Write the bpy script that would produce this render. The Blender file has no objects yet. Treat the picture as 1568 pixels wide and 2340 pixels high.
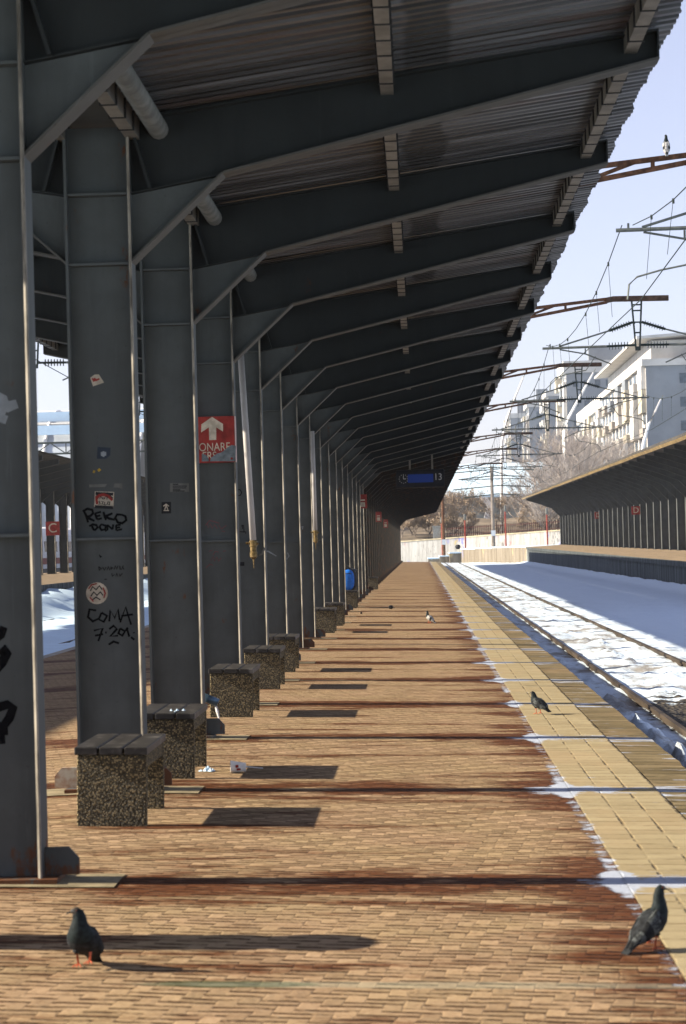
import bpy, bmesh, math, random
from mathutils import Vector, noise as mn
R = math.radians
random.seed(7)
scn = bpy.context.scene
col = scn.collection

# ------------------------------------------------------------------ camera
CAM = Vector((0, 0, 1.55))
PSI, PITCH, ROLL, FPX = 0.033020, 0.015432, 0.027, 5263.0
FWD = Vector((-math.sin(PSI) * math.cos(PITCH), math.cos(PSI) * math.cos(PITCH), math.sin(PITCH)))
_r = Vector((math.cos(PSI), math.sin(PSI), 0))
_u = _r.cross(FWD)
RIGHT = _r * math.cos(ROLL) - _u * math.sin(ROLL)
UP = _r * math.sin(ROLL) + _u * math.cos(ROLL)
cd = bpy.data.cameras.new('camera')
cam = bpy.data.objects.new('camera', cd)
col.objects.link(cam)
from mathutils import Matrix
cam.matrix_world = Matrix.Translation(CAM) @ Matrix((RIGHT, UP, -FWD)).transposed().to_4x4()
cd.sensor_fit = 'VERTICAL'
cd.sensor_height = 36.0
cd.sensor_width = 24.0
cd.lens = FPX / 2339.0 * 36.0
cd.clip_start = 0.1
cd.clip_end = 6000
cd.dof.use_dof = True
cd.dof.focus_distance = 34
cd.dof.aperture_fstop = 7.0
scn.camera = cam

# ------------------------------------------------------------------ sky, sun, exposure
SUN_EL = R(26.6)
SUN_AZ = R(-91.0)          # direction to the sun, clockwise from +Y: due left, a touch behind
w = bpy.data.worlds.new('World')
scn.world = w
w.use_nodes = True
nt = w.node_tree
sky = nt.nodes.new('ShaderNodeTexSky')
sky.sky_type = 'NISHITA'
sky.sun_disc = False
sky.sun_elevation = SUN_EL
sky.sun_rotation = SUN_AZ
sky.altitude = 90
sky.air_density = 1.0
sky.dust_density = 0.5
sky.ozone_density = 3.2
bg = nt.nodes['Background']
bg.inputs['Strength'].default_value = 0.074
tint = nt.nodes.new('ShaderNodeMix')
tint.data_type = 'RGBA'; tint.blend_type = 'MULTIPLY'; tint.inputs[0].default_value = 1.0
tint.inputs[7].default_value = (1.06, .99, 1.12, 1)          # lavender winter sky
hsv = nt.nodes.new('ShaderNodeHueSaturation')
hsv.inputs['Saturation'].default_value = 0.58
nt.links.new(sky.outputs[0], hsv.inputs['Color'])
nt.links.new(hsv.outputs[0], tint.inputs[6])
nt.links.new(tint.outputs[2], bg.inputs['Color'])
sd = bpy.data.lights.new('sun', 'SUN')
sd.energy = 5.0
sd.angle = R(0.5)
sd.color = (1.0, 0.89, 0.72)
sun = bpy.data.objects.new('sun', sd)
col.objects.link(sun)
tosun = Vector((math.sin(SUN_AZ) * math.cos(SUN_EL), math.cos(SUN_AZ) * math.cos(SUN_EL), math.sin(SUN_EL)))
sun.rotation_euler = tosun.to_track_quat('Z', 'Y').to_euler()
sun.location = (-60, 20, 60)
vs = scn.view_settings
vs.view_transform = 'Standard'
vs.look = 'None'
vs.gamma = 1.0
vs.exposure = 1.35
scn.render.engine = 'CYCLES'
scn.cycles.max_bounces = 6
scn.cycles.diffuse_bounces = 1


def at(px, py, Y):
    """world point seen at photograph position (px, py) at depth Y along the platform"""
    d = FWD + RIGHT * ((px - 784.0) / FPX) + UP * ((1169.5 - py) / FPX)
    return CAM + d * (Y / d.y)


# ------------------------------------------------------------------ materials
class NT:
    def __init__(s, name):
        s.m = bpy.data.materials.new(name)
        s.m.use_nodes = True
        s.t = s.m.node_tree
        s.p = s.t.nodes['Principled BSDF']
        s._c = None

    def n(s, typ, **kw):
        o = s.t.nodes.new('ShaderNode' + typ)
        for k, v in kw.items():
            setattr(o, k, v)
        return o

    def put(s, sock, v):
        if isinstance(v, bpy.types.NodeSocket):
            s.t.links.new(v, sock)
        elif v is not None:
            sock.default_value = v

    def xyz(s):
        if s._c is None:
            g = s.n('NewGeometry')
            p = s.n('SeparateXYZ')
            s.t.links.new(g.outputs['Position'], p.inputs[0])
            s._c = (p.outputs[0], p.outputs[1], p.outputs[2])
        return s._c

    def math(s, op, a, b=None, c=None, clamp=False):
        o = s.n('Math', operation=op, use_clamp=clamp)
        s.put(o.inputs[0], a)
        if b is not None: s.put(o.inputs[1], b)
        if c is not None: s.put(o.inputs[2], c)
        return o.outputs[0]

    def vec(s, sx=1, sy=1, sz=1, local=False):
        if local:
            p = s.n('TexCoord').outputs['Object']
        else:
            p = s.n('NewGeometry').outputs['Position']
        o = s.n('VectorMath', operation='MULTIPLY')
        s.t.links.new(p, o.inputs[0])
        o.inputs[1].default_value = (sx, sy, sz)
        return o.outputs[0]

    def noise(s, scale, detail=3, sx=1, sy=1, sz=1, local=False, rough=.6):
        o = s.n('TexNoise')
        o.inputs['Scale'].default_value = scale
        o.inputs['Detail'].default_value = detail
        o.inputs['Roughness'].default_value = rough
        s.t.links.new(s.vec(sx, sy, sz, local), o.inputs['Vector'])
        return o.outputs['Fac']

    def ramp(s, v, lo, hi):
        o = s.n('MapRange', interpolation_type='SMOOTHSTEP')
        s.put(o.inputs['Value'], v)
        o.inputs['From Min'].default_value = lo
        o.inputs['From Max'].default_value = hi
        return o.outputs['Result']

    def mix(s, f, a, b):
        o = s.n('Mix', data_type='RGBA')
        s.put(o.inputs[0], f)
        for i, v in ((6, a), (7, b)):
            if isinstance(v, tuple): v = (*v, 1)
            s.put(o.inputs[i], v)
        return o.outputs[2]

    def bump(s, h, strength=.5, dist=.01):
        b = s.n('Bump')
        b.inputs['Strength'].default_value = strength
        b.inputs['Distance'].default_value = dist
        s.put(b.inputs['Height'], h)
        s.t.links.new(b.outputs[0], s.p.inputs['Normal'])

    def fin(s, color, rough=.6, metal=0.0, spec=None):
        if isinstance(color, tuple): color = (*color, 1)
        s.put(s.p.inputs['Base Color'], color)
        s.put(s.p.inputs['Roughness'], rough)
        s.p.inputs['Metallic'].default_value = metal
        s.p.inputs['Specular IOR Level'].default_value = .15 if spec is None else spec
        return s.m


def simple(name, c, rough=.6, metal=0, var=.25, scale=6, detail=4, sx=1, sy=1, sz=1, bump=0, local=False, dark=None):
    k = NT(name)
    f = k.noise(scale, detail, sx, sy, sz, local)
    d = dark or tuple(v * (1 - var) for v in c)
    b = tuple(min(1, v * (1 + var)) for v in c) if dark is None else c
    cc = k.mix(k.ramp(f, .3, .7), d, b)
    if bump: k.bump(f, bump, .01)
    return k.fin(cc, rough, metal)


M = {}


def steel(name, c, rust, amount):
    k = NT(name)
    a = k.ramp(k.noise(2.2, 5), .35, .7)
    st = k.ramp(k.noise(9, 4, 1, 1, .12), .48, .75)
    cc = k.mix(a, tuple(v * .82 for v in c), tuple(v * 1.12 for v in c))
    cc = k.mix(k.math('MULTIPLY', st, .35), cc, tuple(v * .55 for v in c))
    x, y, z = k.xyz()
    foot = k.math('SUBTRACT', 1.0, k.ramp(z, .0, .35))
    f = k.ramp(k.math('ADD', k.noise(5.5, 6, 1, 1, .5, rough=.7), k.math('MULTIPLY', foot, .22)), amount - .03, amount + .06)
    drip = k.ramp(k.noise(13, 5, 1, 1, .05, rough=.7), .60, .72)
    cc = k.mix(k.math('MULTIPLY', drip, .30), cc, tuple(v * 1.7 for v in c))
    sp = k.ramp(k.noise(34, 4, rough=.7), .66, .70)
    cc = k.mix(k.math('MULTIPLY', sp, .6), cc, tuple(v * .4 for v in c))
    cc = k.mix(f, cc, rust)
    k.bump(k.math('ADD', k.noise(40, 3), k.math('MULTIPLY', k.noise(2.5, 2), 2.0)), .15, .006)
    return k.fin(cc, k.math('ADD', k.math('MULTIPLY', a, .15), .66), 0, .18)


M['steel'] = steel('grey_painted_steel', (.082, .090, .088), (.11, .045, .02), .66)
M['beam'] = steel('shaded_grey_beam_paint', (.023, .026, .0255), (.05, .022, .012), .68)  # same grey paint as the columns, darkened for the shade under the roof
M['steel_brown'] = steel('rusty_brown_steel', (.022, .017, .011), (.05, .022, .009), .55)
M['steel_far'] = steel('weathered_grey_steel', (.085, .092, .091), (.07, .035, .022), .68)
M['edge'] = simple('sunlit_pale_steel_edge', (.21, .19, .155), .6, 0, .6, 12, sz=.3)  # sun along the flange edges, painted in as a pale tone
M['rust_arm'] = simple('rusted_brown_iron', (.105, .050, .026), .85, 0, .5, 9, 5, bump=.3)
M['iron_dark'] = simple('dark_green_iron', (.035, .048, .042), .6, 0, .3, 10)
M['galv'] = simple('pale_galvanised_pipe', (.13, .13, .118), .6, .1, .25, 8, sz=.4)
M['whitepipe'] = simple('cream_painted_pipe', (.40, .375, .35), .5, 0, .15, 7, sz=.3)
M['brass'] = simple('tarnished_brass', (.17, .115, .045), .5, .5, .5, 30)
M['purlin'] = simple('pale_grey_purlin', (.17, .155, .13), .6, 0, .25, 5)
M['purlindark'] = simple('purlin_seam', (.03, .03, .03), .8)
M['bump_ins'] = simple('dark_porcelain', (.022, .034, .028), .25, 0, .3, 20)
M['wire'] = simple('dark_copper_wire', (.022, .032, .030), .7, .0)
M['concrete'] = simple('grey_concrete', (.30, .28, .24), .85, 0, .25, 5, 6, bump=.2)
M['pad'] = simple('ochre_concrete_pad', (.25, .205, .125), .9, 0, .3, 7, 6, bump=.3)
M['bark'] = simple('brown_grey_bark', (.17, .13, .10), .9, 0, .3, 3)
M['bark_dark'] = simple('dark_bark', (.21, .175, .145), .9, 0, .3, 3)
M['twig'] = simple('pale_dry_twigs', (.33, .285, .25), .9, 0, .3, .7)
M['twig_brown'] = simple('russet_dry_leaves', (.36, .275, .19), .9, 0, .4, .9)
M['black'] = simple('black_plastic', (.012, .012, .014), .5)
M['red'] = simple('faded_red_enamel', (.25, .026, .02), .55, 0, .3, 7, 5)
M['redpost'] = simple('red_painted_post', (.24, .045, .03), .6, 0, .25, 3)
M['signedge'] = simple('lit_pink_sign_edge', (.55, .38, .33), .6, 0, .2, 12)  # red box side with its lit pink tint put into the colour
M['cream'] = simple('cream_lettering', (.46, .40, .31), .6, 0, .25, 12)
M['white'] = simple('white_paint', (.75, .74, .72), .6, 0, .1, 5)
k = NT('black_marker_paint')
M['ink'] = k.fin((.004, .004, .005), .9, 0, 0.0)
M['inkred'] = simple('faint_red_marker', (.17, .055, .06), .7)
M['inkpale'] = simple('pale_paint_smear', (.22, .24, .25), .7)
M['paper'] = simple('paper_cup', (.72, .66, .58), .7, 0, .1, 20)
M['bagblue'] = simple('bright_blue_nylon', (.015, .16, .62), .6, 0, .2, 9)
M['glassdark'] = simple('dark_window_glass', (.06, .09, .12), .15, 0, .3, 2)
M['plaster'] = simple('white_plaster', (.50, .48, .445), .85, 0, .12, .4)
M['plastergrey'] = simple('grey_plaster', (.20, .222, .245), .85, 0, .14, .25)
M['plasteryellow'] = simple('yellowish_balcony_panel', (.42, .38, .29), .85, 0, .15, .6)
M['plasterbrown'] = simple('brown_balcony_panel', (.29, .26, .225), .85, 0, .2, .6)
M['roofcol'] = simple('roof_felt', (.34, .33, .32), .9)
M['leaf_dry'] = M['twig_brown']
M['glasshall'] = simple('frosted_hall_glazing', (.38, .42, .46), .35, 0, .15, .3)

# exposed-aggregate concrete for benches and bins
k = NT('exposed_aggregate')
v = k.n('TexVoronoi'); v.inputs['Scale'].default_value = 88
k.t.links.new(k.vec(local=True), v.inputs['Vector'])
c = k.n('SeparateColor'); k.t.links.new(v.outputs['Color'], c.inputs[0])
peb = k.mix(k.ramp(c.outputs[0], .25, .85), (.085, .068, .036), (.34, .265, .135))
gap = k.ramp(v.outputs['Distance'], .42, .62)
k.bump(k.math('SUBTRACT', 1.0, v.outputs['Distance']), 1.0, .014)
M['aggregate'] = k.fin(k.mix(gap, peb, (.05, .041, .024)), .75)

# worn dark wooden planks
k = NT('weathered_plank')
g = k.noise(14, 5, 1, .08, 1)
wr = k.ramp(k.noise(9, 5), .5, .72)
M['plank'] = k.fin(k.mix(wr, k.mix(g, (.014, .013, .012), (.05, .046, .042)), (.13, .12, .11)), .45)
k.bump(g, .3, .004)

# corrugated roof sheet: dull metal, streaky per rib, a dark dirty band beside the middle purlin
k = NT('corrugated_sheet')
x, y, z = k.xyz()
st = k.noise(1.0, 3, .25, 7.5, 0)
cc = k.mix(k.ramp(st, .35, .68), (.018, .0175, .018), (.14, .138, .142))
br = k.ramp(k.noise(1.0, 4, .5, 3.1, 0), .56, .68)
cc = k.mix(k.math('MULTIPLY', br, .55), cc, (.075, .036, .022))
xb = k.math('ABSOLUTE', k.math('SUBTRACT', x, .13))
xn = k.math('ADD', xb, k.math('MULTIPLY', k.math('SUBTRACT', k.noise(.9, 2, .1, 1, 0), .5), .25))
cc = k.mix(k.math('MULTIPLY', k.math('SUBTRACT', 1.0, k.ramp(xn, .12, .17)), .85), cc, (.012, .012, .012))
M['sheet'] = k.fin(cc, .42, .25, .4)
M['sheet_brown'] = simple('old_brown_sheet', (.028, .021, .014), .7, 0, .4, 1.5, sx=.3, sy=4)
M['sheet_far'] = simple('dull_grey_sheet', (.11, .11, .105), .6, 0, .35, 1.0, sx=.3, sy=5)


def herring(k, x, y, a=.1, rot=0.0):
    """herringbone pavers: returns distance to the nearest joint (0..0.5) and a random value per brick"""
    c_, s_ = math.cos(rot) / a, math.sin(rot) / a
    m = k.math
    X = m('ADD', m('MULTIPLY', x, c_), m('MULTIPLY', y, -s_))
    Y = m('ADD', m('MULTIPLY', x, s_), m('MULTIPLY', y, c_))
    i, j, u, v_ = m('FLOOR', X), m('FLOOR', Y), m('FRACT', X), m('FRACT', Y)
    kk = m('FLOORED_MODULO', m('SUBTRACT', i, j), 4.0)
    e = [m('COMPARE', kk, float(q), .3) for q in range(4)]
    d = (m('MINIMUM', m('ADD', u, e[1]), m('ADD', m('SUBTRACT', 1.0, u), e[0])),
         m('MINIMUM', m('ADD', v_, e[2]), m('ADD', m('SUBTRACT', 1.0, v_), e[3])))
    wn = k.n('TexWhiteNoise', noise_dimensions='2D')
    cx = k.n('CombineXYZ')
    k.put(cx.inputs[0], m('SUBTRACT', i, e[1]))
    k.put(cx.inputs[1], m('ADD', j, e[3]))
    k.t.links.new(cx.outputs[0], wn.inputs['Vector'])
    return d, wn.outputs['Value'], u, v_


COL1, PITCHY = 11.0, 4.1


def ice_mask(k, x, y):
    """old ice left beside the yellow strip and where the thin column shadows lie all day"""
    m = k.math
    fr = m('FRACT', m('DIVIDE', m('SUBTRACT', y, COL1 - PITCHY / 2), PITCHY))
    d = m('MULTIPLY', m('ABSOLUTE', m('SUBTRACT', fr, .5)), PITCHY)       # metres to a column line
    band = m('SUBTRACT', 1.0, k.ramp(d, .02, .55))
    off = m('SUBTRACT', x, .86)
    side = m('SUBTRACT', 1.0, k.ramp(m('ABSOLUTE', m('SUBTRACT', x, .905)), .01, .11))
    wide = m('SUBTRACT', 1.0, k.ramp(m('ABSOLUTE', m('SUBTRACT', x, 1.0)), .15, .62))
    nz = m('ADD', m('MULTIPLY', k.noise(1, 7, 4.5, 6.0, 0, rough=.75), .8), m('MULTIPLY', k.noise(1, 3, .5, .5, 0), .5))
    s = m('ADD', nz, m('ADD', m('MULTIPLY', side, .285), m('MULTIPLY', m('MULTIPLY', band, wide), .36)))
    return k.ramp(s, .93, 1.03), d, band


# red-brown paving
k = NT('herringbone_brick_paving')
x, y, z = k.xyz()
wob = k.math('MULTIPLY', k.math('SUBTRACT', k.noise(3.0, 2), .5), .05)
d, rid, u, v_ = herring(k, k.math('ADD', x, wob), k.math('ADD', y, wob), .072, R(7))
jw = k.math('MULTIPLY', k.math('SUBTRACT', k.noise(6.5, 4, 1, 1.4, 1, rough=.75), .42), .42)
jx = k.math('SUBTRACT', 1.0, k.ramp(k.math('SUBTRACT', d[0], jw), -.05, .05))
jy = k.math('SUBTRACT', 1.0, k.ramp(k.math('SUBTRACT', d[1], jw), .03, .26))
dash = k.ramp(k.noise(8, 3, 1, 2.0, 1, rough=.7), .34, .54)
joint = k.math('MAXIMUM', k.math('MULTIPLY', jy, k.math('ADD', k.math('MULTIPLY', dash, .75), .25)), k.math('MULTIPLY', jx, .13))
base = k.mix(rid, (.305, .205, .120), (.365, .25, .152))
base = k.mix(k.ramp(k.noise(1.3, 4), .3, .75), base, (.325, .235, .13))
sp = k.ramp(k.noise(26, 3, 1, 2.5, 1, rough=.75), .52, .72)
base = k.mix(k.math('MULTIPLY', sp, .75), base, (.11, .052, .022))
pale = k.ramp(k.noise(15, 3, 1, 3, 1), .58, .74)
base = k.mix(k.math('MULTIPLY', pale, .5), base, (.44, .34, .225))
base = k.mix(k.math('MULTIPLY', joint, .95), base, (.045, .020, .009))
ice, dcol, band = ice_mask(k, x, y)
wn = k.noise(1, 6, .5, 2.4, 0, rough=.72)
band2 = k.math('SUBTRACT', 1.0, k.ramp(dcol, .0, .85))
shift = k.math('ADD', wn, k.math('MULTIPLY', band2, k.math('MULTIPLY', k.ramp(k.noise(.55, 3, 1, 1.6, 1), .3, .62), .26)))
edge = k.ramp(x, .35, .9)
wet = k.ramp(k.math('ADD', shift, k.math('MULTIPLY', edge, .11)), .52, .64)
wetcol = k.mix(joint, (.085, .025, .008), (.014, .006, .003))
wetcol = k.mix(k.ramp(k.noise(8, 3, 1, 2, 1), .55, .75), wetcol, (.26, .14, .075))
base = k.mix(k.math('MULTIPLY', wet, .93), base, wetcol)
vg = k.n('TexVoronoi'); vg.inputs['Scale'].default_value = 2.6
k.t.links.new(k.vec(1, 1, 0), vg.inputs['Vector'])
vc = k.n('SeparateColor'); k.t.links.new(vg.outputs['Color'], vc.inputs[0])
gum = k.math('MULTIPLY', k.math('LESS_THAN', vg.outputs['Distance'], k.math('MULTIPLY', vc.outputs[1], .045)), k.math('GREATER_THAN', vc.outputs[0], .45))
base = k.mix(k.math('MULTIPLY', gum, .85), base, k.mix(k.math('GREATER_THAN', vc.outputs[2], .6), (.03, .025, .02), (.55, .52, .46)))
# one mossy puddle stain near the camera and a paler trail from it
ex = k.math('DIVIDE', k.math('ADD', x, .74), .34)
ey = k.math('DIVIDE', k.math('SUBTRACT', y, 8.42), .07)
el = k.math('ADD', k.math('ADD', k.math('MULTIPLY', ex, ex), k.math('MULTIPLY', ey, ey)), k.math('MULTIPLY', k.noise(9, 3), .9))
moss = k.math('SUBTRACT', 1.0, k.ramp(el, 1.0, 1.6))
base = k.mix(k.math('MULTIPLY', moss, .9), base, (.045, .05, .018))
ex2 = k.math('DIVIDE', k.math('SUBTRACT', x, .1), 1.2)
el2 = k.math('ADD', k.math('MULTIPLY', ex2, ex2), k.math('MULTIPLY', ey, ey))
tr = k.math('SUBTRACT', 1.0, k.ramp(k.math('ADD', el2, k.noise(7, 3)), .9, 1.7))
base = k.mix(k.math('MULTIPLY', tr, .35), base, (.33, .34, .25))
cc = k.mix(ice, base, k.mix(k.noise(9, 4), (.30, .34, .42), (.52, .56, .64)))
tilt = k.math('MULTIPLY', k.math('MULTIPLY', k.math('SUBTRACT', rid, .5), u), .9)
h = k.math('ADD', k.math('MULTIPLY', k.math('SUBTRACT', 1.0, joint), 1.0), k.math('ADD', tilt, k.math('MULTIPLY', k.noise(30, 3), .5)))
k.bump(k.math('MULTIPLY', h, k.math('SUBTRACT', 1.0, k.math('MULTIPLY', ice, .7))), .8, .013)
k.fin(cc, k.math('SUBTRACT', .9, k.math('MULTIPLY', wet, .2)), 0, .05)
M['brick'] = k.m


def tiles(name, sx, sy, c0, c1, jc, icew, seed=0.0, wear=.3, jw=.022, jam=.75):
    k = NT(name)
    x, y, z = k.xyz()
    m = k.math
    X = m('DIVIDE', m('SUBTRACT', x, seed), sx)
    Y = m('DIVIDE', m('ADD', y, m('MULTIPLY', m('SUBTRACT', k.noise(2, 2), .5), .06)), sy)
    u, v_ = m('FRACT', X), m('FRACT', Y)
    dx = m('MULTIPLY', m('MINIMUM', u, m('SUBTRACT', 1.0, u)), sx)
    dy = m('MULTIPLY', m('MINIMUM', v_, m('SUBTRACT', 1.0, v_)), sy)
    jn = m('MULTIPLY', k.noise(4, 3), jw)
    dsh = k.ramp(k.noise(5, 3), .38, .58)
    joint = m('MAXIMUM', m('MULTIPLY', m('SUBTRACT', 1.0, k.ramp(m('SUBTRACT', dx, jn), -.012, .003)), dsh),
              m('MULTIPLY', m('SUBTRACT', 1.0, k.ramp(m('SUBTRACT', dy, jn), -.006, .020)), m('ADD', m('MULTIPLY', dsh, .5), .15)))
    wn = k.n('TexWhiteNoise', noise_dimensions='2D')
    cx = k.n('CombineXYZ')
    k.put(cx.inputs[0], m('FLOOR', X)); k.put(cx.inputs[1], m('FLOOR', Y))
    k.t.links.new(cx.outputs[0], wn.inputs['Vector'])
    base = k.mix(wn.outputs['Value'], c0, c1)
    base = k.mix(m('MULTIPLY', k.ramp(k.noise(6, 5, 1, 2.2, 1, rough=.7), .45, .7), wear), base, tuple(q * .5 for q in c0))
    base = k.mix(m('MULTIPLY', k.ramp(k.noise(1.1, 4, 1, .6, 1), .45, .7), .3), base, (.40, .27, .15))
    base = k.mix(m('MULTIPLY', joint, jam), base, jc)
    ice, d_, b_ = ice_mask(k, x, y)
    if icew > 1:
        ic = k.ramp(m('ADD', k.noise(1, 4, 1.2, 4.5, 0, rough=.7), m('MULTIPLY', b_, .16)), .60, .66)
        ice = m('MAXIMUM', ice, ic)
    else:
        ic = k.ramp(m('ADD', m('ADD', k.noise(1, 4, 1.5, 6, 0, rough=.7), m('MULTIPLY', b_, .14)), m('MULTIPLY', joint, .04)), .66, .72)
        ice = m('MAXIMUM', ice, ic)
    cc = k.mix(m('MULTIPLY', ice, .95), base, k.mix(k.noise(9, 4), (.28, .32, .40), (.50, .54, .62)))
    k.bump(m('ADD', m('SUBTRACT', 1.0, joint), m('MULTIPLY', k.noise(22, 3), .5)), .6, .008)
    return k.fin(cc, .9, 0, .05)


M['yellow'] = tiles('yellow_tactile_tiles', .19, .20, (.305, .245, .14), (.37, .305, .18), (.13, .09, .045), 1, .93)
M['edgestone'] = tiles('old_edge_stones', .40, .22, (.13, .10, .05), (.23, .18, .10), (.02, .016, .01), 2, 1.50, .6, .05, .85)

# snow with dirt
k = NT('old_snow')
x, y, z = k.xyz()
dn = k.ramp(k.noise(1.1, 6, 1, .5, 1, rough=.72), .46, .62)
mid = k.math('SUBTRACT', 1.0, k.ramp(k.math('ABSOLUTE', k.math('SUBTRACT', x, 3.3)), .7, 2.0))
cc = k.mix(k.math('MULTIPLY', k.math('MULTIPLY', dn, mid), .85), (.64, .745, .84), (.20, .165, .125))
sp = k.ramp(k.noise(5, 5, 1, .6, 1, rough=.75), .60, .68)
cc = k.mix(k.math('MULTIPLY', k.math('MULTIPLY', sp, mid), .75), cc, (.13, .105, .08))
# a thawed patch of dark ballast between the near rails
bx = k.math('DIVIDE', k.math('SUBTRACT', x, 3.35), .85)
by = k.math('DIVIDE', k.math('SUBTRACT', y, 26.8), 4.2)
bb = k.math('ADD', k.math('ADD', k.math('MULTIPLY', bx, bx), k.math('MULTIPLY', by, by)), k.math('MULTIPLY', k.math('SUBTRACT', k.noise(2.6, 5, 1, .8, 1), .5), 2.6))
bal = k.math('SUBTRACT', 1.0, k.ramp(bb, .62, .8))
vo = k.n('TexVoronoi'); vo.inputs['Scale'].default_value = 14
k.t.links.new(k.vec(), vo.inputs['Vector'])
sc = k.n('SeparateColor'); k.t.links.new(vo.outputs['Color'], sc.inputs[0])
cc = k.mix(bal, cc, k.mix(sc.outputs[0], (.02, .018, .015), (.10, .085, .065)))
k.bump(k.math('ADD', k.math('ADD', k.noise(2.2, 6, rough=.7), k.math('MULTIPLY', k.noise(11, 4), .35)), k.math('MULTIPLY', k.math('MULTIPLY', vo.outputs['Distance'], bal), 2.0)), .75, .06)
k.p.inputs['Subsurface Weight'].default_value = 0
M['snow'] = k.fin(cc, .75)
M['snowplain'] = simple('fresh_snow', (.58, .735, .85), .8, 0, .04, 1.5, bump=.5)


def streaky(name, c0, c1, c2, sc=1.0, extra=None):
    k = NT(name)
    a = k.ramp(k.noise(sc * 2.6, 5, 1, 1, .07, rough=.7), .36, .64)
    b = k.ramp(k.noise(sc * 5, 5, 1, 1, .25, rough=.7), .56, .72)
    cc = k.mix(b, k.mix(a, c0, c1), c2)
    if extra:
        for q, (e, thr) in enumerate(extra):
            n_ = k.n('TexNoise'); n_.inputs['Scale'].default_value = .55 * sc; n_.inputs['Detail'].default_value = 2
            o = k.n('VectorMath', operation='ADD'); k.t.links.new(k.vec(1, 1, .5), o.inputs[0]); o.inputs[1].default_value = (13.7 * q, 5.1 * q, 0)
            k.t.links.new(o.outputs[0], n_.inputs['Vector'])
            st = k.ramp(k.noise(sc * 4 + q, 3, 1, 1, .3), .45, .6)
            cc = k.mix(k.math('MULTIPLY', k.ramp(n_.outputs['Fac'], thr, thr + .07), k.math('MULTIPLY', st, .7)), cc, e)
    k.bump(a, .3, .01)
    return k.fin(cc, .85)


M['stainwall'] = streaky('stained_platform_wall', (.02, .025, .025), (.11, .125, .125), (.009, .011, .011))
M['graffitiwall'] = streaky('graffiti_white_wall', (.30, .29, .265), (.44, .425, .40), (.10, .085, .07), .9,
                            [((.10, .12, .42), .57), ((.42, .10, .10), .60), ((.55, .40, .06), .62), ((.10, .10, .11), .58)])
M['lowwall'] = streaky('ochre_streaked_wall', (.14, .115, .08), (.25, .215, .165), (.045, .035, .022), .8, [((.2, .22, .4), .64), ((.55, .42, .2), .6)])


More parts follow.
